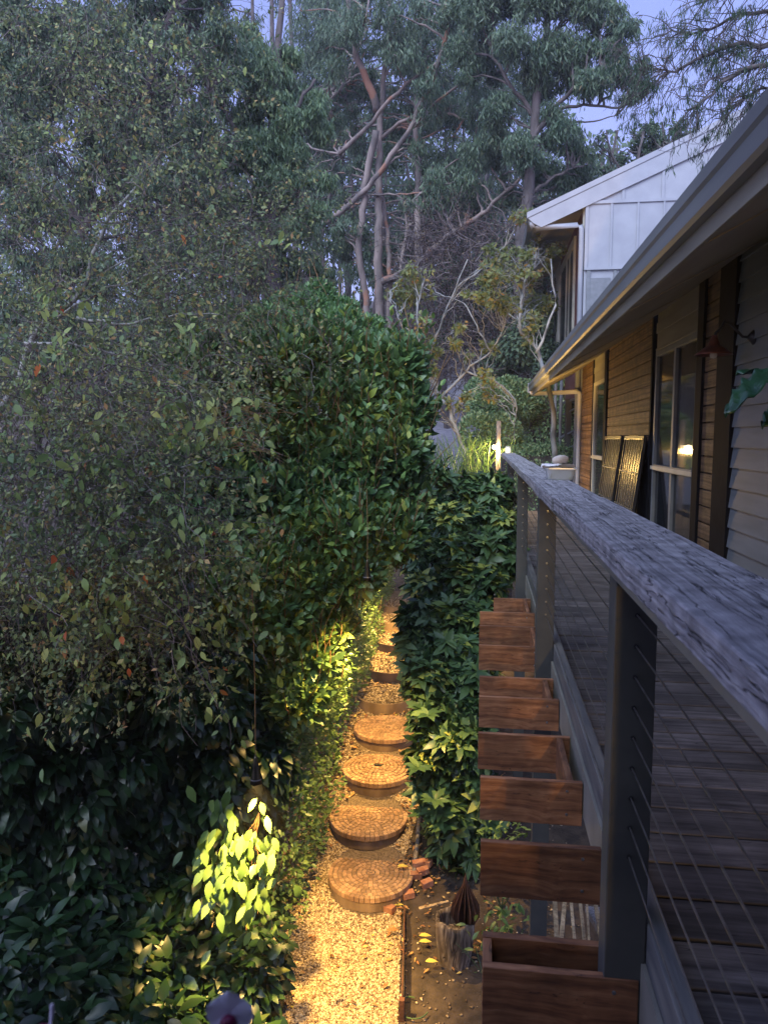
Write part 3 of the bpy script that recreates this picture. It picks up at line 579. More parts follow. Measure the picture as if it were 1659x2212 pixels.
m.add([v for rg in rings_ for v in rg], [(i*q+k, i*q+(k+1)%q, (i+1)*q+(k+1)%q, (i+1)*q+k) for i in range(5) for k in range(q)]+[tuple(range(q))[::-1], tuple(5*q+k for k in range(q))]); m.build('tub_body', M['tub'], t5, smooth=False)
n = 130; P = np.array([tx, ty, tz+.02])+RS.uniform(-1, 1, (n,3))*np.array([hw-.02, hd-.018, .016]); o_ = leaves('salad_leaves', DIAM, P, rnd3(n), rnd3(n), .024, M['shrub'], None, 1.4); tag(o_, 'green leaves packed inside the plastic tub', 'leaves', None, 'stuff')
def crumple(name, cx_, cy_, cz_, a, b, h, mat, label, cat, seed, curl=0):
    rs = np.random.RandomState(seed); m = MB(); n1, n2 = 18, 12; vs = []
    for s_ in (0, .002):
        for i in range(n1):
            for j in range(n2):
                u, v = i/(n1-1)*2-1, j/(n2-1)*2-1; z_ = h*math.sin(3*u+v*2+seed)*.5+h*.5*math.sin(7*v+seed)+curl*(v*v)+rs.normal()*.0012
                vs.append((cx_+a*u+.004*math.sin(9*v), cy_+b*v+.004*math.sin(8*u), cz_+z_+s_))
    N1 = n1*n2; fs = [(i*n2+j, i*n2+j+1, (i+1)*n2+j+1, (i+1)*n2+j) for i in range(n1-1) for j in range(n2-1)]
    m.add(vs, fs+[tuple(N1+k for k in f)[::-1] for f in fs]); return tag(m.build(name, mat, smooth=True, fixn=False), label, cat)
crumple('paper_towel', tx-.012, ty, tz+hh+.014, .085, .055, .012, M['cloth'], 'white crumpled paper laid across the plastic tub', 'paper', 2)
m = MB(); P_ = [(tx-.01+.08*u, ty+.01, tz+hh+.048+.004*math.sin(5*u)) for u in np.linspace(-.4, .65, 8)]; m.tube(P_, [.012,.019,.022,.023,.022,.021,.019,.013], 12); tag(m.build('bark_roll', m_noise('rolled_bark', (.1,.05,.03), (.5,.45,.4), 9, .8, .4), smooth=True), 'rolled brown and white wrap on top of the papers', 'roll')

# planter boxes hung outside the deck (boards across x, pairs joined by a side board)
ZT = CZ-1.335
def board(mb, y, h, x0=.0, x1=XD-.016, z=ZT, th=.024): mb.r = random.random(); mb.box(x0, x1, y, y+th, z-h, z)
def screws(y, h, par, x=XD-.075, z=ZT):
    for dz in (.035, h-.045):
        m = MB(); m.lathe([(.0052, 0), (.0052, .002), (.001, .0026)], (0, 0, 0), 10); m.V = [(x+v[0]+random.uniform(-.01,.01)*0, y-v[2], z-dz+v[1]) for v in m.V]; m.build('screw', M['screw'], par)
YB = []
for (px, py) in ((1180, 2095+8), (1180, 2066-30), (1184, 1407+1050*.4024), (1180, 1407+700*.4024), (1140, 1407+455*.4024), (1130, 1407+255*.4024), (1110, 1407+145*.4024), (1100, 831+1405*.4024), (1100, 831+1300*.4024), (1100, 831+1225*.4024), (1110, 831+1150*.4024)):
    YB.append(onZ(px, py, ZT)[1])
print('YB', [round(v, 2) for v in YB])
def planter(ya, yb, ha, hb, label, xl=(0., 0.), side=True, left=False, soil=False):
    t = thing('planter_box', (.2, ya, ZT-.2), label, 'planter', 'red timber planter boxes hung outside the deck')
    m = MB(); board(m, ya, ha, xl[0]); f = m.build('front_board', M['jarrah'], t, bevel=.002); screws(ya, ha, t)
    if yb is not None:
        m = MB(); board(m, yb, hb, xl[1]); m.build('back_board', M['jarrah'], t, bevel=.002)
    if side:
        m = MB(); m.r = random.random(); m.box(XD-.075, XD-.05, ya+.025, yb-.001, ZT-ha, ZT-.002); m.build('side_board', M['jarrah_end'], t, bevel=.002)
    if left:
        m = MB(); m.r = random.random(); m.box(xl[0], xl[0]+.024, ya+.025, yb-.001, ZT-ha, ZT-.002); m.build('end_board', M['jarrah_end'], t, bevel=.002)
    return t
planter(YB[0], YB[1], .24, .22, 'darkest timber planter box below the near steel post', (.012, .012), False, True)
planter(YB[2], None, .19, .19, 'single shaded timber planter board with a long split', (.004, 0), False)
planter(YB[3], YB[4], .175, .17, 'timber planter box with open end just behind the single board', (.0, -.012))
planter(YB[5], YB[6], .165, .16, 'middle timber planter box, second behind the single shaded board', (-.012, -.012))
planter(YB[7], YB[8], .165, .17, 'warm lit timber planter box beside the second steel post', (-.02, -.022))
planter(YB[9], YB[10], .16, .16, 'farthest timber planter box close to the rhododendron', (-.02, .09))
# split firewood leaning under the deck, grey slab of timber
for k, (px0, py0, px1, py1, wd, lab) in enumerate([(1199,1958,1203,2034,.03,'pale split stick leftmost under the deck'),(1219,1960,1212,2034,.028,'split stick second from the left under the deck'),(1234,1955,1241,2034,.02,'thin bent stick in the middle under the deck'),(1254,1958,1262,2034,.022,'thin pale stick right of the middle under the deck'),(1268,1960,1272,2034,.015,'thinnest stick under the deck'),(1287,1958,1299,2034,.026,'leaning stick rightmost under the deck')]):
    a, b_ = at(px0, py0, 4.95), at(px1, py1, 4.55); d = (b_-a); m = MB(); m.r = random.random(); m.bar(a-d*.5, b_+d*.55, wd, .02); tag(m.build('firewood_stick', M['sticks'], bevel=.002), lab, 'firewood', 'split sticks leaning under the deck')
a = at(1305, 1990, 5.1); m = MB(); m.obox(a, (.09,0,0), (0,.30,-.12), (0,.01,.02)); m.obox(a+(.0,.45,.25), (.12,0,0), (0,.2,-.1), (0,.01,.02)); tag(m.build('grey_plank', M['rail'], bevel=.004), 'weathered grey planks propped under the deck', 'plank')
# ================================================================== HOUSE
XW = 1.85; WTOP = CZ+1.34; YC = onX(1258, 900, XW)[1]; print('YC', YC)
def yw(px, py=900, X=XW): return onX(px, py, X)[1]
H = thing('lower_house', (XW, 4, DZ), 'single storey timber clad house wall with deep raked eave', 'house')
Y0 = -4.0
yA = yw(1284); yB = yw(1309); yC2 = yw(1315); yD = yw(1411); yE = yw(1418); yF = yw(1509); yG = yw(1520); yH = yw(1556); yI = yw(1574)
print('wall Y', [round(v, 2) for v in (yA, yB, yC2, yD, yE, yF, yG, yH, yI)])
def cladding(y0, y1, z0, z1, par, name='timber_cladding'):
    m = MB(); z = z0
    while z < z1-.02:
        m.r = random.random(); m.box(XW-.022+random.uniform(0, .003), XW+.02, y0, y1, z+.005, min(z+.133, z1)); z += .14
    m.box(XW+.005, XW+.03, y0, y1, z0, z1); return m.build(name, M['clad'], par, bevel=.003)
cladding(yA+.02, YC, DZ, WTOP, H); cladding(yD, yC2-.0, CZ+.03, WTOP, H); cladding(yH, yG, DZ, WTOP, H)
zl = onX(1360, 940, XW-.03)[2]
m = MB(); m.box(XW-.05, XW+.02, yD+.001, yC2-.001, CZ-.03, CZ+.026); m.build('ledge_board', M['clad'], H, bevel=.003)
m = MB(); m.box(XW+.01, XW+.05, yD, yC2, DZ, CZ-.03); m.build('dark_opening', M['dark'], H)
for a, b_ in ((yB-.02, yC2+.03), (yD-.03-.04, yD-.001), (yF-.02-.18, yF-.02), (yI-.18, yH-.001)):
    m = MB(); m.box(XW-.045, XW+.03, min(a, b_), max(a, b_), DZ, WTOP-.0); m.build('black_trim', M['darktrim'], H, bevel=.003)
m = MB(); m.box(XW-.045, XW+.03, yA-.03, yA+.019, DZ, WTOP); m.build('black_trim', M['darktrim'], H, bevel=.003)
# lapped weatherboards
def lapped(y0, y1, z0, z1, mat, name, par, pitch=.150):
    m = MB(); z = z0; k = 0
    while z < z1-.01:
        t_ = min(z+pitch+.02, z1); m.r = random.random(); xo = XW-.004
        m.add([(xo-.026, y0, z), (xo-.026, y1, z), (xo-.006, y1, t_), (xo-.006, y0, t_), (xo+.02, y0, z), (xo+.02, y1, z), (xo+.02, y1, t_), (xo+.02, y0, t_)], [(0,1,2,3),(4,7,6,5),(0,4,5,1),(3,2,6,7),(0,3,7,4),(1,5,6,2)])
        z += pitch
    return m.build(name, mat, par)
lapped(Y0, yI-.18, DZ, WTOP, M['wboard'], 'weatherboards', H)
# windows
def window(y0, y1, z0, z1, zs, par, mull=True, label=None):
    W = MB(); fr = .06; x0, x1 = XW-.03, XW+.03
    W.box(x0, x1, y0, y0+fr, z0, z1); W.box(x0, x1, y1-fr, y1, z0, z1); W.box(x0, x1, y0+fr, y1-fr, z1-fr, z1); W.box(x0, x1, y0+fr, y1-fr, z0, z0+fr)
    W.box(x0-.006, x1, y0+fr, y1-fr, zs-.02, zs+.045)
    if mull: W.box(x0+.002, x1, (y0+y1)/2-.035, (y0+y1)/2+.035, z0+fr, zs-.02); W.box(x0+.002, x1, (y0+y1)/2-.035, (y0+y1)/2+.035, zs+.045, z1-fr)
    wo = W.build('window', M['cream' if not mull else 'wframe'], par, bevel=.003)
    m = MB(); m.box(x0-.02, x0-.006, y0, y1, zs-.01, zs+.03); m.build('sill', M['cream'], wo, bevel=.002)
    m = MB(); m.box(XW+.0, XW+.006, y0+fr, y1-fr, z0+fr, zs-.02); m.box(XW+.0, XW+.006, y0+fr, y1-fr, zs+.045, z1-fr); m.build('pane', M['pane'], wo)
    m = MB(); nn = 60; vs = []
    for i in range(nn+1):
        yy = y0+(y1-y0)*i/nn; vs += [(XW+.17+.025*math.sin(i*1.3)+.008*math.sin(i*3.1), yy, z0), (XW+.17+.025*math.sin(i*1.3+.3), yy, z1)]
    m.add(vs, [(2*i, 2*i+2, 2*i+3, 2*i+1) for i in range(nn)]); m.build('curtain', M['curtain'], wo, smooth=True)
    return wo
M['wframe'] = m_noise('grey_window_frame', (.16,.17,.17), (.22,.23,.22), 5, .5, .03)
zwt = CZ+.93; zs = CZ-.33
window(yF-.02, yE-.0, DZ+.02, zwt, zs, H); window(yB-.0, yA-.03, DZ+.02, zwt, zs, H, False)
m = MB(); m.box(XW-.02, XW+.02, yF-.02, yE, zwt+.001, WTOP); m.box(XW-.032, XW-.021, yF-.02, yE, zwt+.19, zwt+.30); m.box(XW-.032, XW-.021, yF-.02, yE, zwt+.001, zwt+.03); m.build('head_board', M['fascia'], H, bevel=.003); m = MB(); m.box(XW-.02, XW+.02, yB, yA-.03, zwt+.001, WTOP); m.box(XW-.03, XW-.021, yB, yA-.03, zwt+.15, zwt+.25); m.build('head_board', M['fascia'], H, bevel=.003)
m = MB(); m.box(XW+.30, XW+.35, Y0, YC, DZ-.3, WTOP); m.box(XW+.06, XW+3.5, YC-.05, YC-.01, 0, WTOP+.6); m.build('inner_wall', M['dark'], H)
# eave: soffit, fascia, gutter, roof
XS, ZS = .965, CZ+.875; SL = (WTOP-ZS)/(XW-XS)
YG = onX(1143, 838, .88)[1]; print('gutter end Y', YG)
m = MB(); m.prism([(XS, ZS+.0), (XW+.1, ZS+SL*(XW+.1-XS)), (XW+.1, ZS+SL*(XW+.1-XS)+.03), (XS, ZS+.03)], 'Y', Y0, YG-.0); m.build('soffit', M['soffit'], H)
m = MB(); [m.box(XS+.03, XW-.05, y_, y_+.012, 0, .001) for y_ in ()]; 
for y_ in np.arange(0, YG-1, 1.8):
    m.prism([(XS+.02, ZS+.02*SL-.008), (XW-.05, ZS+SL*(XW-.05-XS)-.008), (XW-.05, ZS+SL*(XW-.05-XS)-.001), (XS+.02, ZS+.02*SL-.001)], 'Y', y_, y_+.035)
m.build('soffit_batten', M['soffit'], H)
m = MB(); m.box(XS-.022, XS-.001, Y0, YG, ZS-.012, CZ+1.10); m.build('fascia_board', M['fascia'], H, bevel=.003)
m = MB(); g0, g1 = .872, XS-.0235   # ogee-like gutter section
sec = [(g1, 1.10), (g1, .945), (g0+.03, .945), (g0+.012, .96), (g0+.008, 1.03), (g0-.004, 1.045), (g0-.004, 1.10), (g0+.006, 1.10), (g0+.006, 1.05), (g0+.018, 1.035), (g0+.022, .965), (g1-.008, .957), (g1-.008, 1.10)]
m.prism([(a, CZ+b_) for a, b_ in sec], 'Y', Y0, YG+.12); gm = m.build('gutter', M['gutter'], H)
m = MB(); m.prism([(g0-.012, CZ+1.13), (g0-.02, CZ+.93), (g1+.01, CZ+.93), (g1+.01, CZ+1.13)], 'Y', YG+.121, YG+.135); m.build('stop_end', M['white'], gm, bevel=.002)
m = MB(); RSL = .522; m.prism([(XS-.06, CZ+1.085), (5.6, CZ+1.085+RSL*(5.6-XS+.06)), (5.6, CZ+1.12+RSL*(5.6-XS+.06)), (XS-.06, CZ+1.125)], 'Y', Y0, YG+.1)
rf = m.build('roof', M['roof'], H); m = MB()
for y_ in np.arange(Y0+.2, YG, .2): m.prism([(XS-.05, CZ+1.126), (5.6, CZ+1.12+RSL*(5.6-XS+.06)+.002), (5.6, CZ+1.14+RSL*(5.6-XS+.06)), (XS-.05, CZ+1.146)], 'Y', y_, y_+.03)
m.build('roof_rib', M['roof'], rf)
m = MB(); m.prism([(XS+.002, ZS+.036), (XW+1.5, ZS+SL*(XW+1.5-XS)+.036), (XW+1.5, CZ+1.09+RSL*(XW+1.5-XS)), (XS+.002, CZ+1.11)], 'Y', YG-.03, YG+.06); m.build('verge_board', M['fascia'], H)
m = MB(); zp = onX(1145, 853, .92)[2]; yy = YC+.12
m.tube([(.92, YG-.05, CZ+.95), (.92, YG-.05, zp+.06), (.93, YG-.05, zp+.02), (.97, YG-.05, zp), (XW-.10, yy, zp), (XW-.055, yy, zp-.015), (XW-.045, yy, zp-.06), (XW-.045, yy, gz(yy))], .043, 14); m.build('downpipe', M['pipe'], H, smooth=True)
# gooseneck wall lamp
wl = onX(1624, 728, XW-.03); lp = at(1543, 765, wl[1]-.02); t = thing('gooseneck_wall_lamp', wl, 'unlit copper shaded gooseneck lamp on the house wall', 'lamp')
m = MB(); m.lathe([(.001,-.02),(.05,-.02),(.052,-.008),(.03,.012),(.012,.03),(.001,.03)], (0,0,0), 20); m.V = [(wl[0]-v[2]+.0, wl[1]+v[0], wl[2]+v[1]) for v in m.V]; m.build('wall_rose', M['black'], t, smooth=True)
top = np.array([lp[0], wl[1], lp[2]+.11]); m = MB(); d_ = wl[0]-top[0]
m.tube([(wl[0]-.02, wl[1], wl[2]), (wl[0]-.25*d_, wl[1], wl[2]+.005), (wl[0]-.42*d_, wl[1], wl[2]+.05), (wl[0]-.58*d_, wl[1], wl[2]+.095), (wl[0]-.75*d_, wl[1], wl[2]+.11), (top[0]+.04, wl[1], top[2]+.07), (top[0]+.008, wl[1], top[2]+.04), (top[0], wl[1], top[2]-.01)], .0095, 8); m.build('arm', M['black'], t, smooth=True)
m = MB(); m.lathe([(.012,.125),(.02,.12),(.026,.09),(.036,.075),(.042,.05),(.055,.045),(.075,.03),(.122,-.005),(.126,-.013),(.120,-.008),(.07,.022),(.001,.03)], (top[0], top[1], top[2]-.10), 28); m.build('shade', M['copper'], t, smooth=True)
m = MB(); m.lathe([(.012,.02),(.016,0),(.027,-.022),(.022,-.042),(.001,-.048)], (top[0], top[1], top[2]-.09), 14); m.build('bulb', M['bulboff'], t, smooth=True)
# two black mesh grilles leaning on the wall
for k, (pa, pb_, lab) in enumerate([((1327, 950), (1297, 1072), 'left black panel with metal bars leaning on the wall'), ((1376, 950), (1334, 1098), 'right black panel with metal bars leaning near the window')]):
    yf = onX((1346, 1396)[k], 950, XW-.06)[1]; y1 = onX((1316, 1355)[k], 950, XW-.06)[1]; 
    t = thing('leaning_panel', (XW-.3, yf, DZ), lab, 'panel', 'barred panels leaning on the house wall'); L_ = y1-yf
    top_ = np.array([XW-.055, yf, CZ+.01]); bot = np.array([XW-.21, yf, DZ+.01]); up = unit(top_-bot); hgt = np.linalg.norm(top_-bot); nr = np.array([-up[2], 0, up[0]]); ax = np.array([0,1.,0])
    def Pn(u, v, o=0): return bot+ax*(u*L_)+up*(v*hgt)+nr*o
    m = MB(); m.obox(Pn(.5, .5), ax*L_/2, up*hgt/2, nr*.012); m.build('backing_sheet', M['blackgloss'], t)
    m = MB()
    for a, b_ in (((0,0),(1,0)), ((0,1),(1,1)), ((0,0),(0,1)), ((1,0),(1,1))): m.bar(Pn(*a, .02), Pn(*b_, .02), .03, .03)
    m.build('frame', M['black'], t); m = MB()
    for q in np.linspace(.11, .89, 7): m.bar(Pn(q, .02, .028), Pn(q, .98, .028), .011, .008)
    for q in (.02, .35, .67, .98): m.bar(Pn(.02, q, .038), Pn(.98, q, .038), .018, .01)
    m.build('bars', M['bars'], t)
# big-leaved plant by the wall, near right
def bigleaf(name, base, tip, width, mat, par, splits=0, seed=1):
    rs = np.random.RandomState(seed); base = np.array(base); tip = np.array(tip); d = tip-base; L_ = np.linalg.norm(d); d /= L_; X = unit(np.cross(d, np.array([0,0,1.]))); N = np.cross(X, d)
    n = 16; mb = MB(); vs = []
    for i in range(n+1):
        u = i/n; w_ = width*math.sin(math.pi*min(1, u*.93+.06))**.7*(1-.35*u)*(1+.09*math.sin(i*2.3+seed)); bend = -.22*L_*u*u
        for q in (-1, -.66, -.33, 0, .33, .66, 1):
            vs.append(base+d*L_*(u-.12*abs(q)**2*(1-u))+X*w_*q+N*(bend+.20*w_*abs(q)+.012*math.sin(i*1.9+q*5)))
    fs = [(i*7+j, i*7+j+1, (i+1)*7+j+1, (i+1)*7+j) for i in range(n) for j in range(6)]
    mb.add(vs, fs); o = mb.build(name, mat, par, smooth=True, fixn=False); s_ = o.modifiers.new('solid', 'SOLIDIFY'); s_.thickness = .0015; return o
p0 = at(1680, 850, 3.1); t = thing('big_leaf_plant', (p0[0]+.35, p0[1], DZ), 'large glossy green leaves of a potted plant by the wall', 'plant')
bx, by = p0[0]+.35, p0[1]
bigleaf('leaf', at(1700, 790, 3.15), at(1560, 845, 2.9), .085, M['monstera'], t, seed=2); bigleaf('leaf', at(1720, 860, 3.2), at(1643, 893, 3.05), .06, M['monstera'], t, seed=4); bigleaf('leaf', at(1730, 815, 3.35), at(1600, 775, 3.3), .07, M['monstera'], t, seed=6)
m = MB(); q0 = np.array([bx, by, DZ+.3])
for e_, yv in (((1700,790), 3.15), ((1720,860), 3.2), ((1730,815), 3.35)):
    e2 = at(*e_, yv); m.tube([q0, (q0+e2)/2+np.array([.05,0,.15]), e2], .006, 6)
m.build('stem', M['stemgreen'], t); m = MB(); m.lathe([(.001,0),(.14,0),(.18,.32),(.17,.32),(.15,.28),(.001,.28)], (bx, by, DZ+.002), 24); m.build('pot', M['terracotta'], t, smooth=True)

# ================================================================== UPPER HOUSE
YU = YC+.35; U = thing('upper_house', (XW, YU, 1), 'two storey house end with pale panelled gable and raked eave', 'house')
G0 = at(1140, 470, YU); G1 = at(1580, 258, YU); sl = (G1[2]-G0[2])/(G1[0]-G0[0]); print('upper gutter', G0, 'slope', sl)
XG = G0[0]; YF = onX(1113, 600, XG)[1]; YW2 = yw(1201, 650); print('YF', YF, 'YW2', YW2); GT = G0[2]+.05
XR = 7.5
def rz(x, off=0): return GT+sl*(x-XG)+off
m = MB(); m.prism([(XG+.02, rz(XG+.02, .03)), (XR, rz(XR, .03)), (XR, rz(XR, .0)), (XG+.02, rz(XG+.02, .0))], 'Y', YU-.05, YF); rf = m.build('roof', M['roof'], U)
m = MB(); m.prism([(XG-.02, rz(XG-.02, .045)), (XR, rz(XR, .045)), (XR, rz(XR, -.06)), (XG-.02, rz(XG-.02, -.06))], 'Y', YU-.06, YU-.001-.03); m.build('roof_edge_flashing', M['white'], U)
m = MB(); m.prism([(XG+.0, rz(XG, -.065)), (XR, rz(XR, -.065)), (XR, rz(XR, -.42)), (XG+.26, rz(XG+.26, -.36)), (XG+.10, rz(XG+.1, -.20))], 'Y', YU-.045, YU-.012); m.build('barge_board', M['white'], U)
m = MB(); m.prism([(XG+.16, GT-.18), (XW+.05, rz(XW+.05, -.30)), (XW+.05, rz(XW+.05, -.27)), (XG+.16, GT-.15)], 'Y', YU-.01, YF-.02); m.build('soffit', M['soffit'], U)
m = MB(); m.prism([(XG, GT), (XG, GT-.03), (XG+.02, GT-.14), (XG+.13, GT-.14), (XG+.13, GT)], 'Y', YU-.0, YF); gu = m.build('gutter', M['gutter'], U)
m = MB(); m.prism([(XG-.02, GT+.03), (XG-.02, GT-.15), (XG+.14, GT-.17), (XG+.14, GT+.03)], 'Y', YF+.001, YF+.02); m.build('stop_end', M['white'], gu)
m = MB(); m.box(XG+.132, XG+.155, YU, YF-.01, GT-.19, GT-.0); m.build('fascia_board', M['fascia'], U)
ZB = onX(1250, 858, XW)[2]; zt = onX(1262, 435, XW)[2]
# gable wall
m = MB(); m.add([(XW, YU, ZB), (XR, YU, ZB), (XR, YU, rz(XR, -.2)), (XW, YU, rz(XW, -.2)), (XW, YU+.1, ZB), (XR, YU+.1, ZB), (XR, YU+.1, rz(XR, -.2)), (XW, YU+.1, rz(XW, -.2))], [(0,1,2,3),(4,7,6,5),(0,4,5,1),(0,3,7,4),(1,5,6,2),(3,2,6,7)]); m.build('gable_wall', M['white'], U)
zr = at(1300, 436, YU)[2]; zr2 = at(1300, 577, YU)[2]; m = MB()
for px in (1266, 1320, 1377, 1433, 1490):
    x_ = at(px, 500, YU)[0]; m.box(x_-.02, x_+.02+.02*(px == 1266), YU-.022, YU-.001, zr2, zr-.03)
for px in (1347, 1432, 1515): x_ = at(px, 400, YU)[0]; m.box(x_-.025, x_+.03, YU-.022, YU-.001, zr+.031, rz(x_, -.30))
m.box(XW, XR, YU-.028, YU-.001, zr-.03, zr+.03); m.box(XW, XR, YU-.05, YU-.001, zr2-.05, zr2-.001); m.build('wall_batten', M['white'], U, bevel=.003)
m = MB(); m.box(XW+.05, XW+.5, YU-.03, YU-.001, zr2-.75, zr2-.2); m.box(XW+.05, XW+.12, YU-.04, YU-.001, zr2-1.2, zr2-.06); m.box(XW+.55, XW+.62, YU-.03, YU-.001, zr2-1.2, zr2-.06); m.build('lower_panel', M['gutter'], U, bevel=.003)
# side wall facing the garden
m = MB(); m.box(XW, XW+.1, YU+.101, YW2, ZB, rz(XW, -.28)); m.build('side_wall', M['redwall'], U)
z0w, z1w = onX(1205, 800, XW)[2], onX(1240, 520, XW)[2]; ya, yb2 = yw(1243, 600), yw(1212, 600)
m = MB(); fr = .12; x0, x1 = XW-.05, XW-.001
m.box(x0, x1, ya, ya+fr, z0w, z1w); m.box(x0, x1, yb2-fr, yb2, z0w, z1w); m.box(x0, x1, ya+fr, yb2-fr, z1w-.16, z1w); m.box(x0, x1, ya+fr, yb2-fr, z0w, z0w+.1)
m.box(x0+.01, x1, (ya+yb2)/2-.04, (ya+yb2)/2+.04, z0w+.1, z1w-.16); m.box(x0+.01, x1, (ya*2+yb2)/3-.1, (ya*2+yb2)/3-.04, z0w+.1, z1w-.16)
wo = m.build('window', M['cream'], U, bevel=.004); m = MB(); m.box(XW-.012, XW-.004, ya+fr, yb2-fr, z0w+.1, z1w-.16); m.build('pane', M['blackgloss'], wo)
m = MB(); m.box(XW-.03, XW-.001, yb2+.15, YW2, ZB, rz(XW, -.3)); m.build('corner_board', M['cream'], U); m = MB(); m.box(XW-.03, XW-.001, YU+.101, YU+.2, ZB, rz(XW, -.3)); m.build('corner_board', M['cream'], U)
m = MB(); m.box(XW-.06, XW+.06, YW2+.001, YW2+.06, gz(YW2), rz(XW, -.34)); m.build('white_corner_post', M['white'], U)
m = MB(); zq = onX(1250, 505, XW-.05)[2]; gp = at(1148, 497, YU+.06)
m.tube([(gp[0], YU+.03, GT-.13), (gp[0], YU+.03, zq+.08), (gp[0]+.03, YU+.03, zq+.015), (gp[0]+.09, YU+.03, zq-.0), (XW-.14, YU+.03, zq+.03), (XW-.08, YU+.03, zq+.01), (XW-.06, YU+.03, zq-.05), (XW-.06, YU+.03, ZB-2)], .05, 14); dp = m.build('downpipe', M['white'], U, smooth=True)
m = MB(); m.box(XW-.12, XW+.04, YU+.02, YU+.04, zq-.28, zq-.255); m.build('pipe_bracket', M['black'], dp)
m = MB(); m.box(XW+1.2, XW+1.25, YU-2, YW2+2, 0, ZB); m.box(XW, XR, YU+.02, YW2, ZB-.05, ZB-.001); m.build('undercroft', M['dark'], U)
# steel stair with rails below the upper house
t = thing('steel_stair', (XW, YU+1, gz(15)), 'pale steel stair rails under the upper house corner', 'stair'); m = MB()
for px, Y_ in ((1200, 17.2), (1212, 16.6)):
    a = at(px, 860, Y_); m.tube([(a[0], a[1], gz(Y_)), (a[0], a[1], at(px, 800, Y_)[2])], .035, 8)
m.build('stair_post', M['gutter'], t); m = MB(); a = at(1228, 900, 16); m.box(a[0]-.06, a[0]+.06, 16, 16.1, gz(16), ZB); m.build('steel_column', M['steel'], t)
for (x0_, y0_, x1_, y1_) in ((1218,895,1252,878),(1210,945,1252,925),(1218,870,1252,858),(1205,980,1252,958),(1222,930,1252,945)):
    m = MB(); m.tube([at(x0_, y0_, 16.3), at(x1_, y1_, 15.6)], .026, 8); m.build('stair_rail', M['gutter'], t)
# string lights cable on the white post
m = MB(); pts = [at(1199+1.5*math.sin(k*1.3), 600+k*26, 19.2) for k in range(14)]; m.tube(pts, .012, 5); tag(m.build('cable_string', M['black']), 'black cable winding down the pale corner post', 'cable')
# ================================================================== PENDANT LAMPS
def pendant(loc, label, power, size, r=.035, hgt=.15, cord=2.0, tgt=None, group='dark cone lamps hanging over the path'):
    t = thing('hanging_cone_lamp', loc, label, 'lamp', group); x, y, z = loc; m = MB()
    m.lathe([(.001,hgt+.02),(.009,hgt+.018),(.012,hgt),(.017,hgt*.75),(r*.8,hgt*.2),(r,.0),(r-.003,.0),(r*.7,.03),(.001,.035)], (x, y, z), 22); m.build('lamp_body', M['brass'], t, smooth=True)
    m = MB(); m.lathe([(r+.001,.034),(r+.0015,.026)], (x, y, z), 22); m.build('collar', M['screw'], t)
    m = MB(); m.tube([(x, y, z+hgt+.015), (x+.004, y, z+hgt+cord*.4), (x-.002, y, z+hgt+cord)], .0028, 6); m.build('cord', M['stemtan'], t)
    m = MB(); m.lathe([(r*.62,.028),(.001,.024)], (x, y, z), 16); m.build('lens', m_emit('lamp_lens', (1,.75,.4), 60), t)
    tgt = tgt or (x, y, 0); L = spot('hanging_lamp_light', (x, y, z+.015), tgt, power, size, .7, .02); L.parent = t; L.location = np.array(L.location)-parent_world(t); return t
c = at(553, 1692, 4.18); pendant(tuple(c), 'dark cone lamp hanging before the hedge on a long cord', P_CONE, 75, .036, .15, 1.2, (c[0]-.02, c[1]+.22, 1.2))
c = at(772, 1365, 7.3); pendant(tuple(c), 'dark cone lamp hanging beside the creeper and steps', P_IVY, 95, .034, .17, .9, (c[0]-.15, c[1]+.5, .3))
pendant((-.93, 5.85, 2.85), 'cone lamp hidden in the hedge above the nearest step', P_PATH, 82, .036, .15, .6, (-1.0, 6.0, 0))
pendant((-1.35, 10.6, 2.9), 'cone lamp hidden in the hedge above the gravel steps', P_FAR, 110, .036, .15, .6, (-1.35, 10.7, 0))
# lantern on a stool behind the camera lights the deck
t = thing('deck_lantern', (.95, -1.5, DZ), 'tall lit lantern standing on the near deck', 'lamp'); m = MB()
m.box(.85, 1.05, -1.6, -1.4, DZ+.002, DZ+.04); m.box(.935, .965, -1.515, -1.485, DZ+.04, CZ-.34); m.box(.60, 1.30, -1.50, -1.02, CZ-.386, CZ-.378); m.build('stand_and_light_flag', M['black'], t)  # wide plate added under the bulb keeps lantern light off the near deck
m = MB(); m.lathe([(.001,0),(.03,.01),(.045,.06),(.03,.11),(.001,.12)], (.95, -1.5, CZ-.33), 16); m.build('glowing_bulb', m_emit('lantern_glow', (1,.7,.35), 20), t, smooth=True)
L = spot('lantern_light', (.95, -1.42, CZ-.26), (-1.5, 6, 2.3), P_DECK, 76, .85, .02); L.parent = t; L.location = np.array(L.location)-parent_world(t)
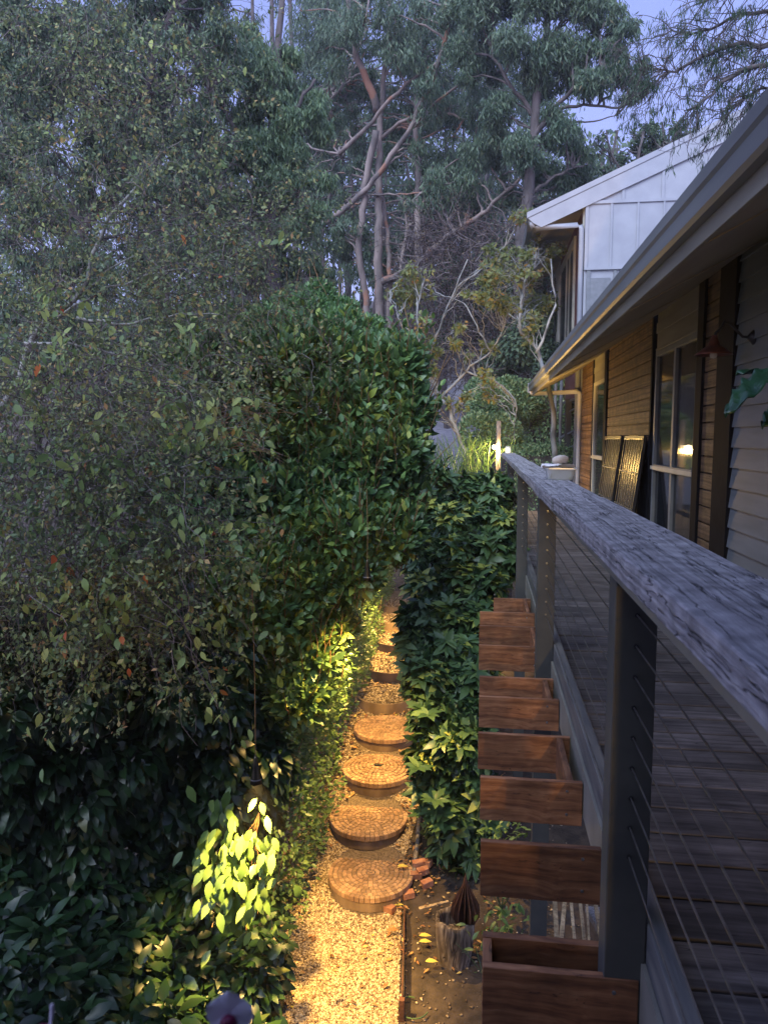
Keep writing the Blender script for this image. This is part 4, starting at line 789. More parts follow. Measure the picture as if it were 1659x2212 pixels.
# orchids in the near foreground
def orchid(c, s, label, hue=0, face=(0.1,-1,.15)):
    t = thing('orchid_flower', (c[0], c[1]+.02, c[2]-.45), label, 'flower', 'blurred orchid flowers close to the camera'); f = unit(np.array(face, float)); X = unit(np.cross(f, [0,0,1])); Z = np.cross(X, f)
    for k in range(5):
        a = math.pi/2+k*2*math.pi/5; d = math.cos(a)*X+math.sin(a)*Z; s_ = np.cross(f, d); mb = MB(); vs = []
        for i in range(8):
            u = i/7; w_ = .55*math.sin(math.pi*min(1, u*.95+.04))**.6
            for q in (-1, -.5, 0, .5, 1): vs.append(np.array(c)+s*(d*u*.95+s_*w_*q*1.05+f*(.08*u-.1*q*q*w_+.03*math.sin(5*q+k))))
        mb.add(vs, [(i*5+j, i*5+j+1, (i+1)*5+j+1, (i+1)*5+j) for i in range(7) for j in range(4)]); mb.build('petal', M['petal'], t, smooth=True, fixn=False)
    mb = MB(); mb.tube([np.array(c)+f*s*.05, np.array(c)+f*s*.2-Z*s*.12, np.array(c)+f*s*.3-Z*s*.35], [s*.22, s*.36, s*.2], 10); mb.build('lip', M['petaldark'], t, smooth=True)
    mb = MB(); mb.tube([np.array(c)-f*s*.05, np.array(c)-f*s*.5-Z*s*.4, np.array(c)-f*s*.4-Z*.25, np.array(c)+np.array([0,.02,-.45])], .0025, 6); mb.build('stem', M['stemgreen'], t)
orchid(at(497, 2196, .42), .0165, 'pale violet orchid bloom with dark red centre'); orchid(at(108, 2222, .42), .016, 'white orchid bloom at the lower left corner', face=(-.9,-.5,.2))
m = MB(); m.box(-.6, .24, .25, .75, CZ-.91, CZ-.87); m.build('shelf_top', M['oldwood']); sh = bpy.data.objects['shelf_top']; tag(sh, 'low timber shelf carrying the orchids', 'shelf'); sh.name = 'plant_shelf'
# unseen wing added behind the viewer, its height set to shade the garden foot
t = thing('shade_wing', (0, -2.6, 0), 'tall weatherboard wing added unseen to shade the foot of the garden', 'house')
m = MB(); z = -.1
while z < 9.5: m.add([(-7, -2.6+.02, z), (7, -2.6+.02, z), (7, -2.6, z+.17), (-7, -2.6, z+.17), (-7, -3, z), (7, -3, z), (7, -3, z+.17), (-7, -3, z+.17)], [(0,1,2,3),(4,7,6,5),(0,3,7,4),(1,5,6,2),(0,4,5,1),(3,2,6,7)]); z += .172
m.build('weatherboards', M['wboard'], t); m = MB(); m.prism([(-2.1, 9.55), (-5.5, 11.0), (-5.5, 11.1), (-2.1, 9.65)], 'X', -7.4, 7.4); m.build('roof', M['roof'], t)

t = thing('shade_post', (.68, .1, DZ), 'short charcoal post added out of view to shade the near railing post', 'post')  # added out of view to keep lantern light off the first railing post
m = MB(); m.box(.65, .71, .07, .13, DZ+.002, CZ-.1); m.build('post', M['steel'], t, bevel=.004); m = MB(); m.box(.64, .72, .06, .14, CZ-.099, CZ-.06); m.build('cap', M['rail'], t, bevel=.004)
t = bpy.data.objects['shade_wing']; m = MB(); m.prism([(-2.59, 6.5), (2.2, 6.15), (2.2, 6.25), (-2.59, 6.6)], 'X', .12, 3.0); m.build('shade_roof', M['roof'], t)  # roof added above the view to darken the near deck and planters
# ================================================================== VEGETATION
def bush(name, label, cat, base, blobs, n, size, mat, proto=BROAD, wid=1., mode='hang', inner=.62, stems=0, stemmat='stemtan', stemr=.006, up=.4, group=None, back=.25, squash=1., noise=.14, sz=.35, maskfn=None):
    root = thing(name, base, label, cat, group); P, O = shell(blobs, n, inner, back, noise, squash)
    if maskfn is not None: k = maskfn(P); P, O = P[k], O[k]
    n = len(P); D = O*.75+rnd3(n)*.65
    if mode == 'hang': D = D+np.array([0,0,-.75])
    if mode == 'up': D = D+np.array([0,0,up])
    Nn = O+np.array([0,-.1,.7])+rnd3(n)*.45
    leaves('foliage', proto, P, D, Nn, size*(1-sz+2*sz*RS.rand(n)), mat, root, wid)
    if stems:
        Ps, Os = shell(blobs, stems, .45, back, noise, squash); W = walk(Ps, np.array([0,0,1.])+Os*.5+rnd3(stems)*.35, 8, .07, -.1, .15)
        Rr = np.repeat(np.linspace(1, .4, 8)[None], stems, 0)*stemr*(.6+.8*RS.rand(stems))[:,None]; tubes('stems', W, Rr, M[stemmat], root, 4)
    return root
def rows(fn, pys, step, rpx, jitter=.25, Yfn=None, yoff=0):
    """balls filling an image-shaped band of real hedge: fn(py)->(x0,x1)"""
    out_ = []
    for py in pys:
        x0, x1 = fn(py); n = max(1, int(round((x1-x0-1.2*rpx)/step))+1)
        for x in np.linspace(x0+rpx*.75, x1-rpx*.85, n):
            out_.append(pb(x+random.uniform(-1,1)*rpx*jitter*.5, py+random.uniform(-1,1)*rpx*jitter, Yfn(x, py)+random.uniform(-.15,.15)+yoff, rpx*random.uniform(.9,1.12), 1.0))
    return out_
# --- camellia hedge, upper lighter part with upright shoots
HX = lambda py: (np.interp(py, [780,850,1000,1300,1500], [430,330,380,330,300]), np.interp(py, [760,830,900,1050,1150,1240,1330,1450,1560], [870,930,930,918,900,825,750,705,675]))
HY = lambda x, y: 4.55+max(0,x)*.0021+max(0, 1150-y)*.0011
bl = rows(HX, [800, 880, 970, 1060, 1150, 1240, 1330, 1420, 1510], 92, 72, Yfn=HY)
root = bush('camellia_hedge', 'tall green camellia hedge with upright shoots left of the path', 'hedge', (-2.2, 7, .1), bl, 40000, .098, M['camellia'], mode='up', up=.55, stems=200)
# upright shoots with alternate leaves along its face and top
n = 620; P, O = shell(bl, n, .9, .1); K = 9
k = P[:,2] > 2.0; P, O = P[k], O[k]; n = len(P); W = walk(P-np.array([0,0,.1]), np.array([0,0,1.])+O*.35+rnd3(n)*.15, K, .05, -.05, .08)
tubes('stems', W, np.repeat(np.linspace(.005, .002, K)[None], n, 0), M['stemtan'], root, 4)
i = np.repeat(np.arange(n), 13); j = RS.randint(1, K, len(i)); Pl = W[i, j]; ang = j*2.4+i; D = np.stack([np.cos(ang), np.sin(ang), .75+j*.09], 1)+rnd3(len(i))*.2
leaves('shoot_leaves', BROAD, Pl, D, np.array([0,0,1.])+rnd3(len(i))*.3, .09*(.7+.5*RS.rand(len(i))), M['camellia'], root, rnd=np.clip(RS.rand(len(i))*.75+j/K*.27, 0, 1))
# --- dark camellia, lower left, drooping leaves
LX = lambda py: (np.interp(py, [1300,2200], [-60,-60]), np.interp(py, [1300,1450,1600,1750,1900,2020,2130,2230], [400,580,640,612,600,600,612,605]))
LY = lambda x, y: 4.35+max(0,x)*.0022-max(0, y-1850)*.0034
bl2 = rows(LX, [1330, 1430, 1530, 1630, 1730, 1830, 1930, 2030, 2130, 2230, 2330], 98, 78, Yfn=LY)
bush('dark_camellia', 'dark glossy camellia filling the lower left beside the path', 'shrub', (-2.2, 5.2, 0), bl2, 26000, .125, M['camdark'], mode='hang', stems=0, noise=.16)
# bright sprigs under the cone lamp
n = 210; c = at(510, 1860, 4.45); P = c+RS.normal(size=(n,3))*np.array([.13,.06,.21]); 
root = thing('camellia_sprig', (c[0], c[1]+.5, 0), 'pale green camellia branch lit directly under the cone lamp', 'branch')
leaves('leaf_cluster', BROAD, P, rnd3(n)*.6+np.array([-.1,-.3,-1]), np.array([0,-.7,.7])+rnd3(n)*.4, .11*(.8+.4*RS.rand(n)), M['ivy'], root)
W = walk(np.repeat([c+np.array([.05,.35,.15])], 7, 0), rnd3(7)*.4+np.array([-.2,-.4,-1]), 12, .07, .1, .2); tubes('stems', W, np.repeat(np.linspace(.005,.002,12)[None], 7, 0), M['stemtan'], root, 4)
# --- creeper wall along the left path edge (small leaves)
bl3 = []
for y_ in np.arange(5.7, 14.5, .33):
    x_ = -1.58-.045*max(0, y_-7.5); top_ = 1.7
    for z_ in np.arange(gz(y_)+.15, gz(y_)+(1.5 if y_ > 6.2 else .9), .32): bl3.append((x_-.10-.1*random.random()+.05*math.sin(z_*4+y_), y_+random.uniform(-.1,.1), z_, .30))
bush('ivy_creeper', 'small leaved creeper hugging the left edge of the steps', 'creeper', (-1.9, 9, .4), bl3, 36000, .055, M['ivy'], MEDIUM, 1.2, mode='up', up=.1, back=.7, noise=.1, stems=150, stemr=.004)
# --- rhododendrons right of the path (whorled leaves)
def whorl_bush(name, label, base, blobs, nw, size, mat, per=8, group=None, fill=2500):
    root = thing(name, base, label, 'shrub', group); P, O = shell(blobs, nw, .5, .35, .28); A = unit(O*.9+np.array([0,0,.75])+rnd3(nw)*.45)
    ref = np.where(np.abs(A[:,2:3]) > .9, np.array([[1.,0,0]]), np.array([[0,0,1.]])); X = unit(np.cross(A, ref)); Y = np.cross(A, X)
    i = np.repeat(np.arange(nw), per); q = np.tile(np.arange(per), nw); ang = q*2*np.pi*.382*1.0+RS.rand(nw)[i]*6.28; el = .15+.45*RS.rand(len(i))
    rad = np.cos(ang)[:,None]*X[i]+np.sin(ang)[:,None]*Y[i]; D = rad+A[i]*el[:,None]; D[:,2] -= .12
    leaves('foliage', BROAD, P[i]+A[i]*(.02*RS.rand(len(i)))[:,None], D, A[i]+rnd3(len(i))*.15, size*(.65+.5*RS.rand(len(i)))*(1-.45*(RS.rand(nw) < .25))[i], mat, root, .82, rnd=np.where((RS.rand(nw) < .12)[i], .93+.07*RS.rand(len(i)), .9*RS.rand(len(i))))
    W = walk(P-A*.28, A, 7, .045, 0, .08); tubes('stems', W, np.repeat(np.linspace(.006,.0035,7)[None], nw, 0), M['stemgreen'], root, 4)
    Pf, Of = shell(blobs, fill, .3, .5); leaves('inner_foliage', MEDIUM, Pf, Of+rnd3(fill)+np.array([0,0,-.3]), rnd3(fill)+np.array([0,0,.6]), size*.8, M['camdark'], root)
    return root
RX = lambda py: (np.interp(py, [1020,1150,1250,1350,1450,1600,1700,1850], [920,885,890,880,885,905,905,965]), np.interp(py, [1020,1100,1200,1300,1400,1850], [1085,1120,1115,1062,1055,1062]))
RY = lambda x, y: np.interp(y, [1000,1300,1600,1880], [9.6, 7.6, 6.3, 6.3])+max(0, x-1000)*.002
blr = rows(RX, [1060, 1130, 1200, 1270, 1340], 62, 44, Yfn=RY); whorl_bush('rhododendron', 'blue green rhododendron beside the far deck posts', (-.1, 9, .6), blr, 800, .19, M['rhodo'])
blr2 = rows(RX, [1400, 1470, 1540, 1620, 1690, 1760, 1830], 62, 46, Yfn=RY); whorl_bush('rhododendron', 'near rhododendron with broad leaves beside the planter boxes', (-.2, 7, .1), blr2, 520, .18, M['rhodo'])
# branch of it reaching over the steps
n = 9; tips = np.array([at(1010-0, 1385, 6.5), at(925, 1545, 6.5), at(905, 1660, 6.2), at(900, 1500, 6.8), at(960, 1880-90, 6.1), at(885, 1410, 7.2), at(900, 1330, 7.6), at(940,1730,6.1), at(920,1760,6.3)])
root = thing('rhododendron_branch', (-.1, 6.8, .2), 'leafy rhododendron branches leaning over the cobbled steps', 'branch'); per = 9; i = np.repeat(np.arange(n), per); q = np.tile(np.arange(per), n); ang = q*2.4+i
D = np.stack([np.cos(ang), np.sin(ang)*.8, .1+.3*RS.rand(len(i))], 1)+np.array([-.15,-.2,0]); leaves('foliage', BROAD, tips[i], D, np.array([0,-.2,1.])+rnd3(len(i))*.2, .15*(.8+.4*RS.rand(len(i))), M['rhodo'], root, .85, rnd=RS.rand(len(i))*.9)
BP = []
for tp in tips:
    s = np.array([.1, 7.3, tp[2]-.45]); u = np.linspace(0, 1, 8)[:,None]; mid = (s+tp)/2+np.array([0,0,.12]); BP.append((1-u)**2*s+2*u*(1-u)*mid+u*u*tp)
tubes('stems', np.array(BP), np.repeat(np.linspace(.012,.005,8)[None], n, 0), M['stemgreen'], root, 5)
# small leafy plants under the deck
for (px, py, Y_, lab, nn) in ((1090, 1995, 5.0, 'low green plant growing under the planter boxes', 60), (1085, 1800, 5.9, 'fine leaved plant behind the shaded planter board', 70), (1078, 2055, 4.8, 'small leafy seedling right of the stump', 30)):
    c = at(px, py, Y_); root = thing('undergrowth_plant', (c[0], c[1], gz(c[1])), lab, 'plant'); P = c+RS.normal(size=(nn,3))*np.array([.12,.1,.07]); leaves('foliage', BROAD, P, rnd3(nn)+np.array([0,-.2,.2]), rnd3(nn)*.4+np.array([0,0,1.]), .075, M['ivy'], root, .8)
    W = walk(np.repeat([[c[0], c[1], gz(c[1])]], 8, 0), rnd3(8)*.4+np.array([0,0,1]), 8, max(.05, (c[2]-gz(c[1]))/7), 0, .1); tubes('stems', W, np.full((8,8), .003), M['stemgreen'], root, 4)
# strappy reeds near the lamp
for px, py, Y_, lab in ((905, 1010, 13, 'strappy reed clump right of the camellia hedge'), (1010, 990, 14, 'strappy reed clump left of the lit post lamp')):
    c = at(px, py, Y_); n = 110; W = walk(c+RS.normal(size=(n,3))*np.array([.35,.3,.05])-np.array([0,0,.3]), np.array([0,0,1.])+rnd3(n)*.35, 9, .10, .12, .06)
    root = thing('reed_clump', (c[0], c[1], gz(c[1])), lab, 'plant', 'strappy reed clumps'); tubes('blades', W, np.repeat(np.array([.006]*6+[.005,.004,.001])[None], n, 0), M['shrub'], root, 3)
# --- mid shrubs behind the camellia hedge
bush('garden_shrub', 'fresh green shrub rising behind the camellia hedge top', 'shrub', (-2, 11, 1), [pb(x, y, Y_, r_) for x, y, Y_, r_ in ((660,690,10.5,60),(740,720,10,56),(590,710,11,60),(690,655,11.5,42),(800,770,9.5,52),(850,800,9,48),(870,850,8.6,46),(780,800,9,50),(885,830,9.2,34),(540,740,11,60),(620,670,12,40),(895,880,8.8,38),(745,680,11,34),(800,720,10.5,34))], 24000, .085, M['shrub'], MEDIUM, .95, 'up', .5, 60, up=.3)
# --- clipped hedge far right
def hedge_box(name, label, x0, x1, y0, y1, z0, z1, n, size, mat):
    root = thing(name, ((x0+x1)/2, (y0+y1)/2, z0), label, 'hedge'); f = RS.rand(n); a = RS.rand(n); b_ = RS.rand(n); P = np.zeros((n,3)); O = np.zeros((n,3))
    fr = f < .6; tp = (f >= .6)&(f < .85); sd = f >= .85; dp = RS.rand(n)**2*.25
    P[fr] = np.stack([x0+(x1-x0)*a[fr], y0+dp[fr], z0+(z1-z0)*b_[fr]], 1); O[fr] = (0,-1,0)
    P[tp] = np.stack([x0+(x1-x0)*a[tp], y0+(y1-y0)*b_[tp], z1-dp[tp]], 1); O[tp] = (0,0,1)
    P[sd] = np.stack([np.where(RS.rand(sd.sum()) < .6, x0+dp[sd], x1-dp[sd]), y0+(y1-y0)*a[sd], z0+(z1-z0)*b_[sd]], 1); O[sd] = (-1,0,0)
    P += (lump(P*1.7)*.13)[:,None]*O+RS.normal(size=P.shape)*.02; leaves('foliage', DIAM, P, O*.5+rnd3(n)+np.array([0,0,.4]), O+rnd3(n)*.7, size*(.7+.6*RS.rand(n)), mat, root)
    m = MB(); m.box(x0+.22, x1-.22, y0+.22, y1-.1, z0, z1-.22); m.build('twig_core', M['barkdark'], root); return root
a = at(1128, 820, 18); b_ = at(1205, 960, 18); hedge_box('clipped_hedge', 'tall clipped hedge behind the lit lamp and house corner', a[0], a[0]+6, 18, 20, gz(18), a[2], 36000, .075, M['clip'])
a = at(1105, 962, 15.6); hedge_box('clipped_hedge', 'low clipped hedge in front of the taller one', a[0], a[0]+4.5, 15.6, 16.6, gz(15.6), a[2], 14000, .06, M['clip'])
bush('round_hedge', 'rounded grey green shrub left of the clipped hedge', 'shrub', (-.1, 18, 1.3), [pb(x, y, Y_, r_) for x, y, Y_, r_ in ((1060,880,17,52),(1100,860,17.5,45),(1030,930,16,40),(1080,940,16,45),(1130,870,17.5,38),(1040,850,18,36))], 16000, .08, M['clip'], DIAM, 1., 'up', .7, 0, up=.3, noise=.08)
# ================================================================== TREES
def cl(lst, Y=None):   # (px,py,Y,rpx) -> (x,y,z,r)
    o = []
    for t in lst:
        px, py, Y_, rp = t; c = at(px, py, Y_); o.append((c[0], c[1], c[2], rp*Y_/1600))
    return o
def scatter(regs):   # (x0,y0,x1,y1,n,Y0,Y1,r0,r1)
    o = []
    for x0, y0, x1, y1, n, Y0_, Y1_, r0, r1 in regs:
        for _ in range(n): o.append((random.uniform(x0,x1), random.uniform(y0,y1), random.uniform(Y0_,Y1_), random.uniform(r0,r1)))
    return o
# central eucalyptus
YA = 24
LA = [([(818,760),(820,680),(818,601),(818,509),(818,440),(818,370),(820,301),(823,231),(829,162),(836,116),(841,69),(839,-40)], .17, .05),
      ([(842,760),(841,648),(841,555),(834,486),(822,400)], .11, .05, .4), ([(800,760),(790,640),(774,532),(781,463),(790,393),(804,324),(813,278)], .10, .11, -.4),
      ([(815,240),(813,217),(790,171),(772,125),(767,93),(755,20),(740,-60)], .13, .05, -1), ([(693,488),(744,453),(785,412),(832,356),(873,296),(906,231),(938,176),(947,134),(975,40),(990,-60)][::1], .09, .05, -2),
      ([(735,328),(781,287),(818,245),(864,194),(910,157),(947,134),(1030,100),(1130,70)], .07, .03, -2), ([(822,611),(864,592),(910,560),(957,518),(1003,486),(1044,463),(1068,435),(1140,370)], .12, .04, -2),
      ([(873,296),(892,273),(924,250),(957,241),(1003,257),(1068,261)], .05, .02, -1), ([(826,295),(865,265),(905,245),(945,215),(1010,170),(1080,150)], .06, .02, -2),
      ([(903,620),(903,490),(903,416),(903,370),(900,324),(898,240),(905,150),(915,40),(920,-60)], .12, .05, 2), ([(910,440),(930,425),(942,415)], .05, .02, 2), ([(860,640),(868,560),(880,500),(875,440)], .07, .03, 1),
      ([(742,455),(765,440),(790,432)], .04, .02), ([(700,215),(735,175),(765,130),(790,60),(800,-40)], .05, .03, 2), ([(690,235),(725,205),(770,140)], .05, .04, 1), ([(800,420),(850,420),(910,415)], .035, .02, -1)]
SA = limbset(LA, YA, .02)
CA = cl(scatter([(690,-20,1000,120,16,22,28,55,95),(860,120,1080,420,24,22.5,28,40,75),(840,380,1080,640,12,25,29,40,60),(700,20,850,300,9,25,28,40,60),(690,330,790,620,9,22,28,35,60),(880,420,1100,640,12,24,29,35,60),(700,150,800,330,4,24,28,30,50)]))
tree('eucalyptus_tree', 'tall eucalyptus with pale peeling trunk and long bare limbs in the centre', 'tree', at(820, 800, YA)*[1,1,0]+[0,0,gz(YA)], SA, CA, (M['bark'], M['bark'], M['euca']), 115000, .19, NARROW, 1.1, 1.0, thin=.04, twlen=1.1)
# right canopy
YBt = 21
SB = limbset([([(1130,760),(1120,560),(1140,420),(1150,300),(1160,200),(1180,80),(1190,-40)], .22, .07), ([(1150,300),(1200,230),(1250,180),(1300,150)], .08, .03, -1), ([(1155,250),(1100,180),(1060,100)], .07, .03), ([(1200,235),(1260,225),(1320,232),(1370,222)], .045, .02, -1), ([(1210,262),(1270,262),(1330,250)], .03, .012, -1), ([(1140,420),(1200,380),(1240,360)], .06, .02)], YBt, .02)
CB = cl([(1070,50,21,75),(1160,40,21,80),(1250,40,21,75),(1310,90,20.5,58),(1350,150,20.5,45),(1385,190,20,26),(1290,170,20.5,48),(1210,130,21,75),(1120,130,21,75),(1040,140,22,60),(1170,220,21,55),(1090,240,21,60),(1360,215,20,30),(1150,300,21,60),(1215,290,21,48),(1085,330,22,50),(1240,340,21.5,40),(1160,390,22,55),(1230,400,22,40),(1000,60,22,60),(1100,420,22.5,45),(1290,20,20.5,50),(1200,-30,21,80),(1080,-40,21,80),(1335,110,20,38)])
tree('eucalyptus_tree', 'broad leafy eucalyptus canopy above the upper house roof', 'tree', at(1130, 800, YBt)*[1,1,0]+[0,0,gz(YBt)], SB, CB, (M['barkdark'], M['barkdark'], M['euca']), 68000, .17, NARROW, 1.0, 1.15, thin=.035)
# dense green drooping tree left of centre
YCt = 17
SC = limbset([([(600,900),(590,600),(585,400),(590,250),(600,100),(610,-30)], .2, .06), ([(585,400),(520,300),(470,200)], .07, .03), ([(590,300),(650,220),(680,170)], .06, .03)], YCt, .02)
CC = cl([(560,170,17,80),(640,190,17,70),(500,250,17,75),(590,290,17,80),(660,290,17,55),(520,360,17,80),(620,380,17,75),(670,400,17,40),(560,110,17,50),(560,460,17,75),(650,480,17,55),(490,460,17,70),(600,560,17,70),(680,560,17.5,45),(520,560,17.5,70),(640,640,17,45),(470,150,17.5,60),(620,130,17,45),(450,340,17.5,65),(440,560,18,60),(700,620,18,40)])
tree('weeping_gum_tree', 'dense mid green drooping tree left of the pale trunk', 'tree', at(600, 900, YCt)*[1,1,0]+[0,0,gz(YCt)], SC, CC, (M['barkdark'], M['barkdark'], M['euca2']), 90000, .15, NARROW, 1.2, 1.25, thin=.03)
# tall rear trees behind (sky seen through)
YD_ = 32
SD = limbset([([(600,700),(600,300),(590,100),(585,-60)], .16, .08), ([(640,700),(635,200),(628,0),(625,-60)], .14, .08), ([(560,300),(550,100),(540,-60)], .1, .06), ([(635,150),(690,60),(720,-20)], .06, .03)], YD_, .03)
CD = cl(scatter([(480,-60,760,90,7,31,35,40,80),(560,90,800,500,14,31,36,45,70),(900,80,1130,560,16,32,38,50,80)]))
tree('distant_gum_tree', 'slender gum tree behind, its twigs drawn against the dusk sky', 'tree', at(600, 800, YD_)*[1,1,0]+[0,0,gz(YD_)], SD, CD, (M['barkdark'], M['barkdark'], M['darkleaf']), 42000, .24, NARROW, 1.0, 1.0, thin=.04)
# far left dark tree
YEt = 14
SE = limbset([([(60,1300),(80,900),(100,700),(140,560),(200,470),(260,380),(300,250),(340,100),(400,-40)], .16, .05), ([(200,470),(330,440),(420,500)], .05, .02, -1), ([(300,250),(260,160),(230,60)], .05, .02), ([(300,210),(370,190),(450,200)], .035, .015)], YEt, .015)
CE = cl(scatter([(-60,-60,480,160,26,12,16,60,95),(-60,150,430,450,26,12.5,16.5,55,90),(-60,450,560,1000,40,11,17,50,85),(380,20,520,140,4,14,16,40,60)]))
tree('dark_garden_tree', 'dark leafy tree filling the upper left corner', 'tree', at(60, 1300, YEt)*[1,1,0]+[0,0,gz(YEt)], SE, CE, (M['barkdark'], M['barkdark'], M['darkleaf']), 120000, .13, NARROW, .9, 1.5, thin=.022, twigs=9)
# --- weeping tree, near left: limbs, hanging twigs, scattered large leaves
YW_ = 5.6
SW = limbset([([(-80,1300),(-40,1000),(20,860),(60,740),(110,690),(170,640),(230,480),(300,400)], .07, .018), ([(60,740),(150,735),(240,760),(330,790),(420,870)], .022, .008, -.6), ([(170,690),(280,700),(360,680),(480,680)], .02, .007, -.3), ([(60,720),(200,640),(330,590),(470,570),(560,520)], .018, .006, .5), ([(330,1010),(420,960),(480,930),(560,900)], .012, .005),
              ([(-60,1100),(60,1090),(180,1060),(290,1040),(400,1010),(470,985)], .02, .006, -.8), ([(170,640),(260,560),(400,520),(560,470)], .014, .005, .6), ([(-40,900),(80,860),(200,890),(320,860),(470,840),(600,880)], .016, .005, .2), ([(-60,1300),(60,1240),(200,1230),(330,1200)], .016, .006, -1)], YW_, .012)
root = thing('weeping_tree', at(-80, 1300, YW_)*[1,1,0], 'tangled weeping tree with hanging twigs and sparse yellow green leaves', 'tree'); m = MB()
for P_, rr_ in SW: m.tube(P_, list(rr_*.6), 8)
m.build('limbs', M['barkgrey'], root, smooth=True, fixn=False)
def wreg(n, x0, y0, x1, y1, Y0_, Y1_):
    px = RS.uniform(x0, x1, n); py = RS.uniform(y0, y1, n); Yv = RS.uniform(Y0_, Y1_, n); return np.array([at(a, b_, c_) for a, b_, c_ in zip(px, py, Yv)])
st = np.concatenate([wreg(1000, -40, 780, 430, 1350, 3.7, 4.5), wreg(600, -40, 300, 520, 800, 4.6, 6.2), wreg(450, 300, 420, 680, 860, 5.8, 7), wreg(350, -40, -40, 480, 300, 5, 6.5)])
cs = np.concatenate([P_ for P_, _ in SW]); n = len(st)
W = walk(st, rnd3(n)+np.array([.25,-.1,.1]), 14, .05+.02*RS.rand(n), .16, .28)
msk = np.ones(n, bool)
tubes('hanging_twigs', W, np.repeat(np.linspace(1.,.4,14)[None], n, 0)*(.0012+.0022*RS.rand(n)**2)[:,None], M['twig'], root, 3)
j = RS.randint(0, n, 5200); q = RS.randint(3, 14, 5200); W2 = walk(W[j,q], rnd3(5200)+np.array([0,0,-.1]), 7, .032, .10, .35); tubes('side_twigs', W2, np.repeat(np.linspace(.0013,.0006,7)[None], 5200, 0), M['twig'], root, 3)
nl = 2100; g_ = np.concatenate([RS.randint(0, 1000, 260), RS.randint(0, n, 160)]); gq = RS.randint(5, 14, 420); k_ = RS.randint(0, 420, nl); Pb = W[g_[k_], gq[k_]]+RS.normal(size=(nl,3))*np.array([.05,.05,.07]); leaves('broad_leaves', BROAD, Pb, rnd3(nl)*.75+np.array([0,0,-.8]), rnd3(nl)*.8+np.array([0,-.7,.3]), .072*(.45+.75*RS.rand(nl)), M['weep'], root, 1.05)
nl = 46000; j = RS.randint(0, 5200, nl); q = RS.randint(1, 7, nl); leaves('small_leaves', DIAM, W2[j,q]+RS.normal(size=(nl,3))*.012, rnd3(nl)+np.array([0,0,-.4]), rnd3(nl), .034*(.5+.9*RS.rand(nl)), M['tiny'], root, 1.)
# pale bare twigs at the hedge front
st = wreg(26, 440, 900, 500, 990, 4.6, 4.8); W = walk(st, np.array([.8,-.2,.7])+rnd3(26)*.3, 16, .035, .09, .12); tubes('bare_twigs', W, np.repeat(np.linspace(.003,.001,16)[None], 26, 0), M['stemtan'], root, 3)
# --- maple with orange leaves and bare pale branches
YM = 15
SM = limbset([([(1010,1000),(985,920),(955,860),(925,800),(905,740),(900,660),(915,600)], .05, .015), ([(955,860),(1010,800),(1060,760),(1090,700)], .03, .01), ([(918,790),(955,690),(985,620),(1010,560)], .03, .01, -.5), ([(940,820),(880,775),(840,760)], .018, .008),
              ([(1060,760),(1030,700),(1000,650),(960,640)], .018, .008, .5), ([(1010,800),(1080,830),(1120,870),(1110,960)], .02, .008), ([(905,740),(870,700),(840,640)], .014, .006), ([(985,620),(1060,560),(1120,500)], .018, .006, .5), ([(1200,1000),(1190,850),(1160,760),(1120,700),(1130,620),(1160,560)], .06, .02, .5), ([(1160,760),(1200,660),(1190,560)], .03, .01)], YM, .02)
CM = cl(scatter([(850,560,1190,720,16,14,17,28,50),(880,720,1120,880,9,14,16,22,38),(1080,440,1180,600,7,15,17,24,40)]))
tree('maple_tree', 'small maple with yellow and orange autumn leaves and pale bare limbs', 'tree', at(1010, 1000, YM)*[1,1,0]+[0,0,gz(YM)], SM, CM, (M['barkgrey'], M['barkgrey'], M['maple']), 6000, .10, MEDIUM, .2, 1.2, thin=.012, twigs=14, twlen=1.8, flat=.5, sub=5)
# bare thicket behind it
n = 1500; st = wreg(n, 880, 480, 1230, 840, 20.8, 24); W = walk(st, rnd3(n)+np.array([0,0,.35]), 12, .14, -.02, .25)
root = thing('bare_thicket', (0, 17.5, gz(17.5)), 'grey brown bare twiggy thicket beyond the lamp post', 'shrub'); tubes('twigs', W, np.repeat(np.linspace(.014,.004,12)[None], n, 0), M['twig'], root, 3)
P = W[RS.randint(0, n, 9000), RS.randint(0, 12, 9000)]+RS.normal(size=(9000,3))*.08; leaves('dry_leaves', DIAM, P, rnd3(9000), rnd3(9000), .07, M['brown'], root)
bush('green_understorey', 'dark green understorey shrub below the right canopy', 'shrub', (2, 21, 1.8), [pb(x, y, Y_, r_) for x, y, Y_, r_ in ((1130,620,21,55),(1180,680,20,50),(1090,560,22,50),(1180,560,22,50),(1130,740,20,50),(1190,780,19,40),(1060,640,22,45),(1010,700,23,45),(1180,480,23,45),(1080,780,21,45),(980,600,23,40),(960,740,24,30))], 26000, .13, M['darkleaf'], DIAM, 1.1, 'hang', .4, 0)
# dark bush and bare crowns behind the upper roof
CK = cl(scatter([(1290,290,1500,400,16,24,27,28,46)])+[(1240,380,25,45),(1270,420,25,40),(1200,440,25,45)])
SK = limbset([([(1380,700),(1370,450),(1380,330),(1390,290)], .12, .04), ([(1375,400),(1440,320),(1470,280)], .05, .02), ([(1370,420),(1320,330),(1310,280)], .05, .02)], 25, .02)
rt = tree('roadside_shrub_tree', 'twiggy brown crown showing above the upper house roof', 'tree', at(1380, 700, 25)*[1,1,0]+[0,0,gz(25)], SK, CK, (M['barkdark'], M['barkdark'], M['darkleaf']), 9000, .13, DIAM, -.1, .9, thin=.03, twigs=22, twlen=1.5)
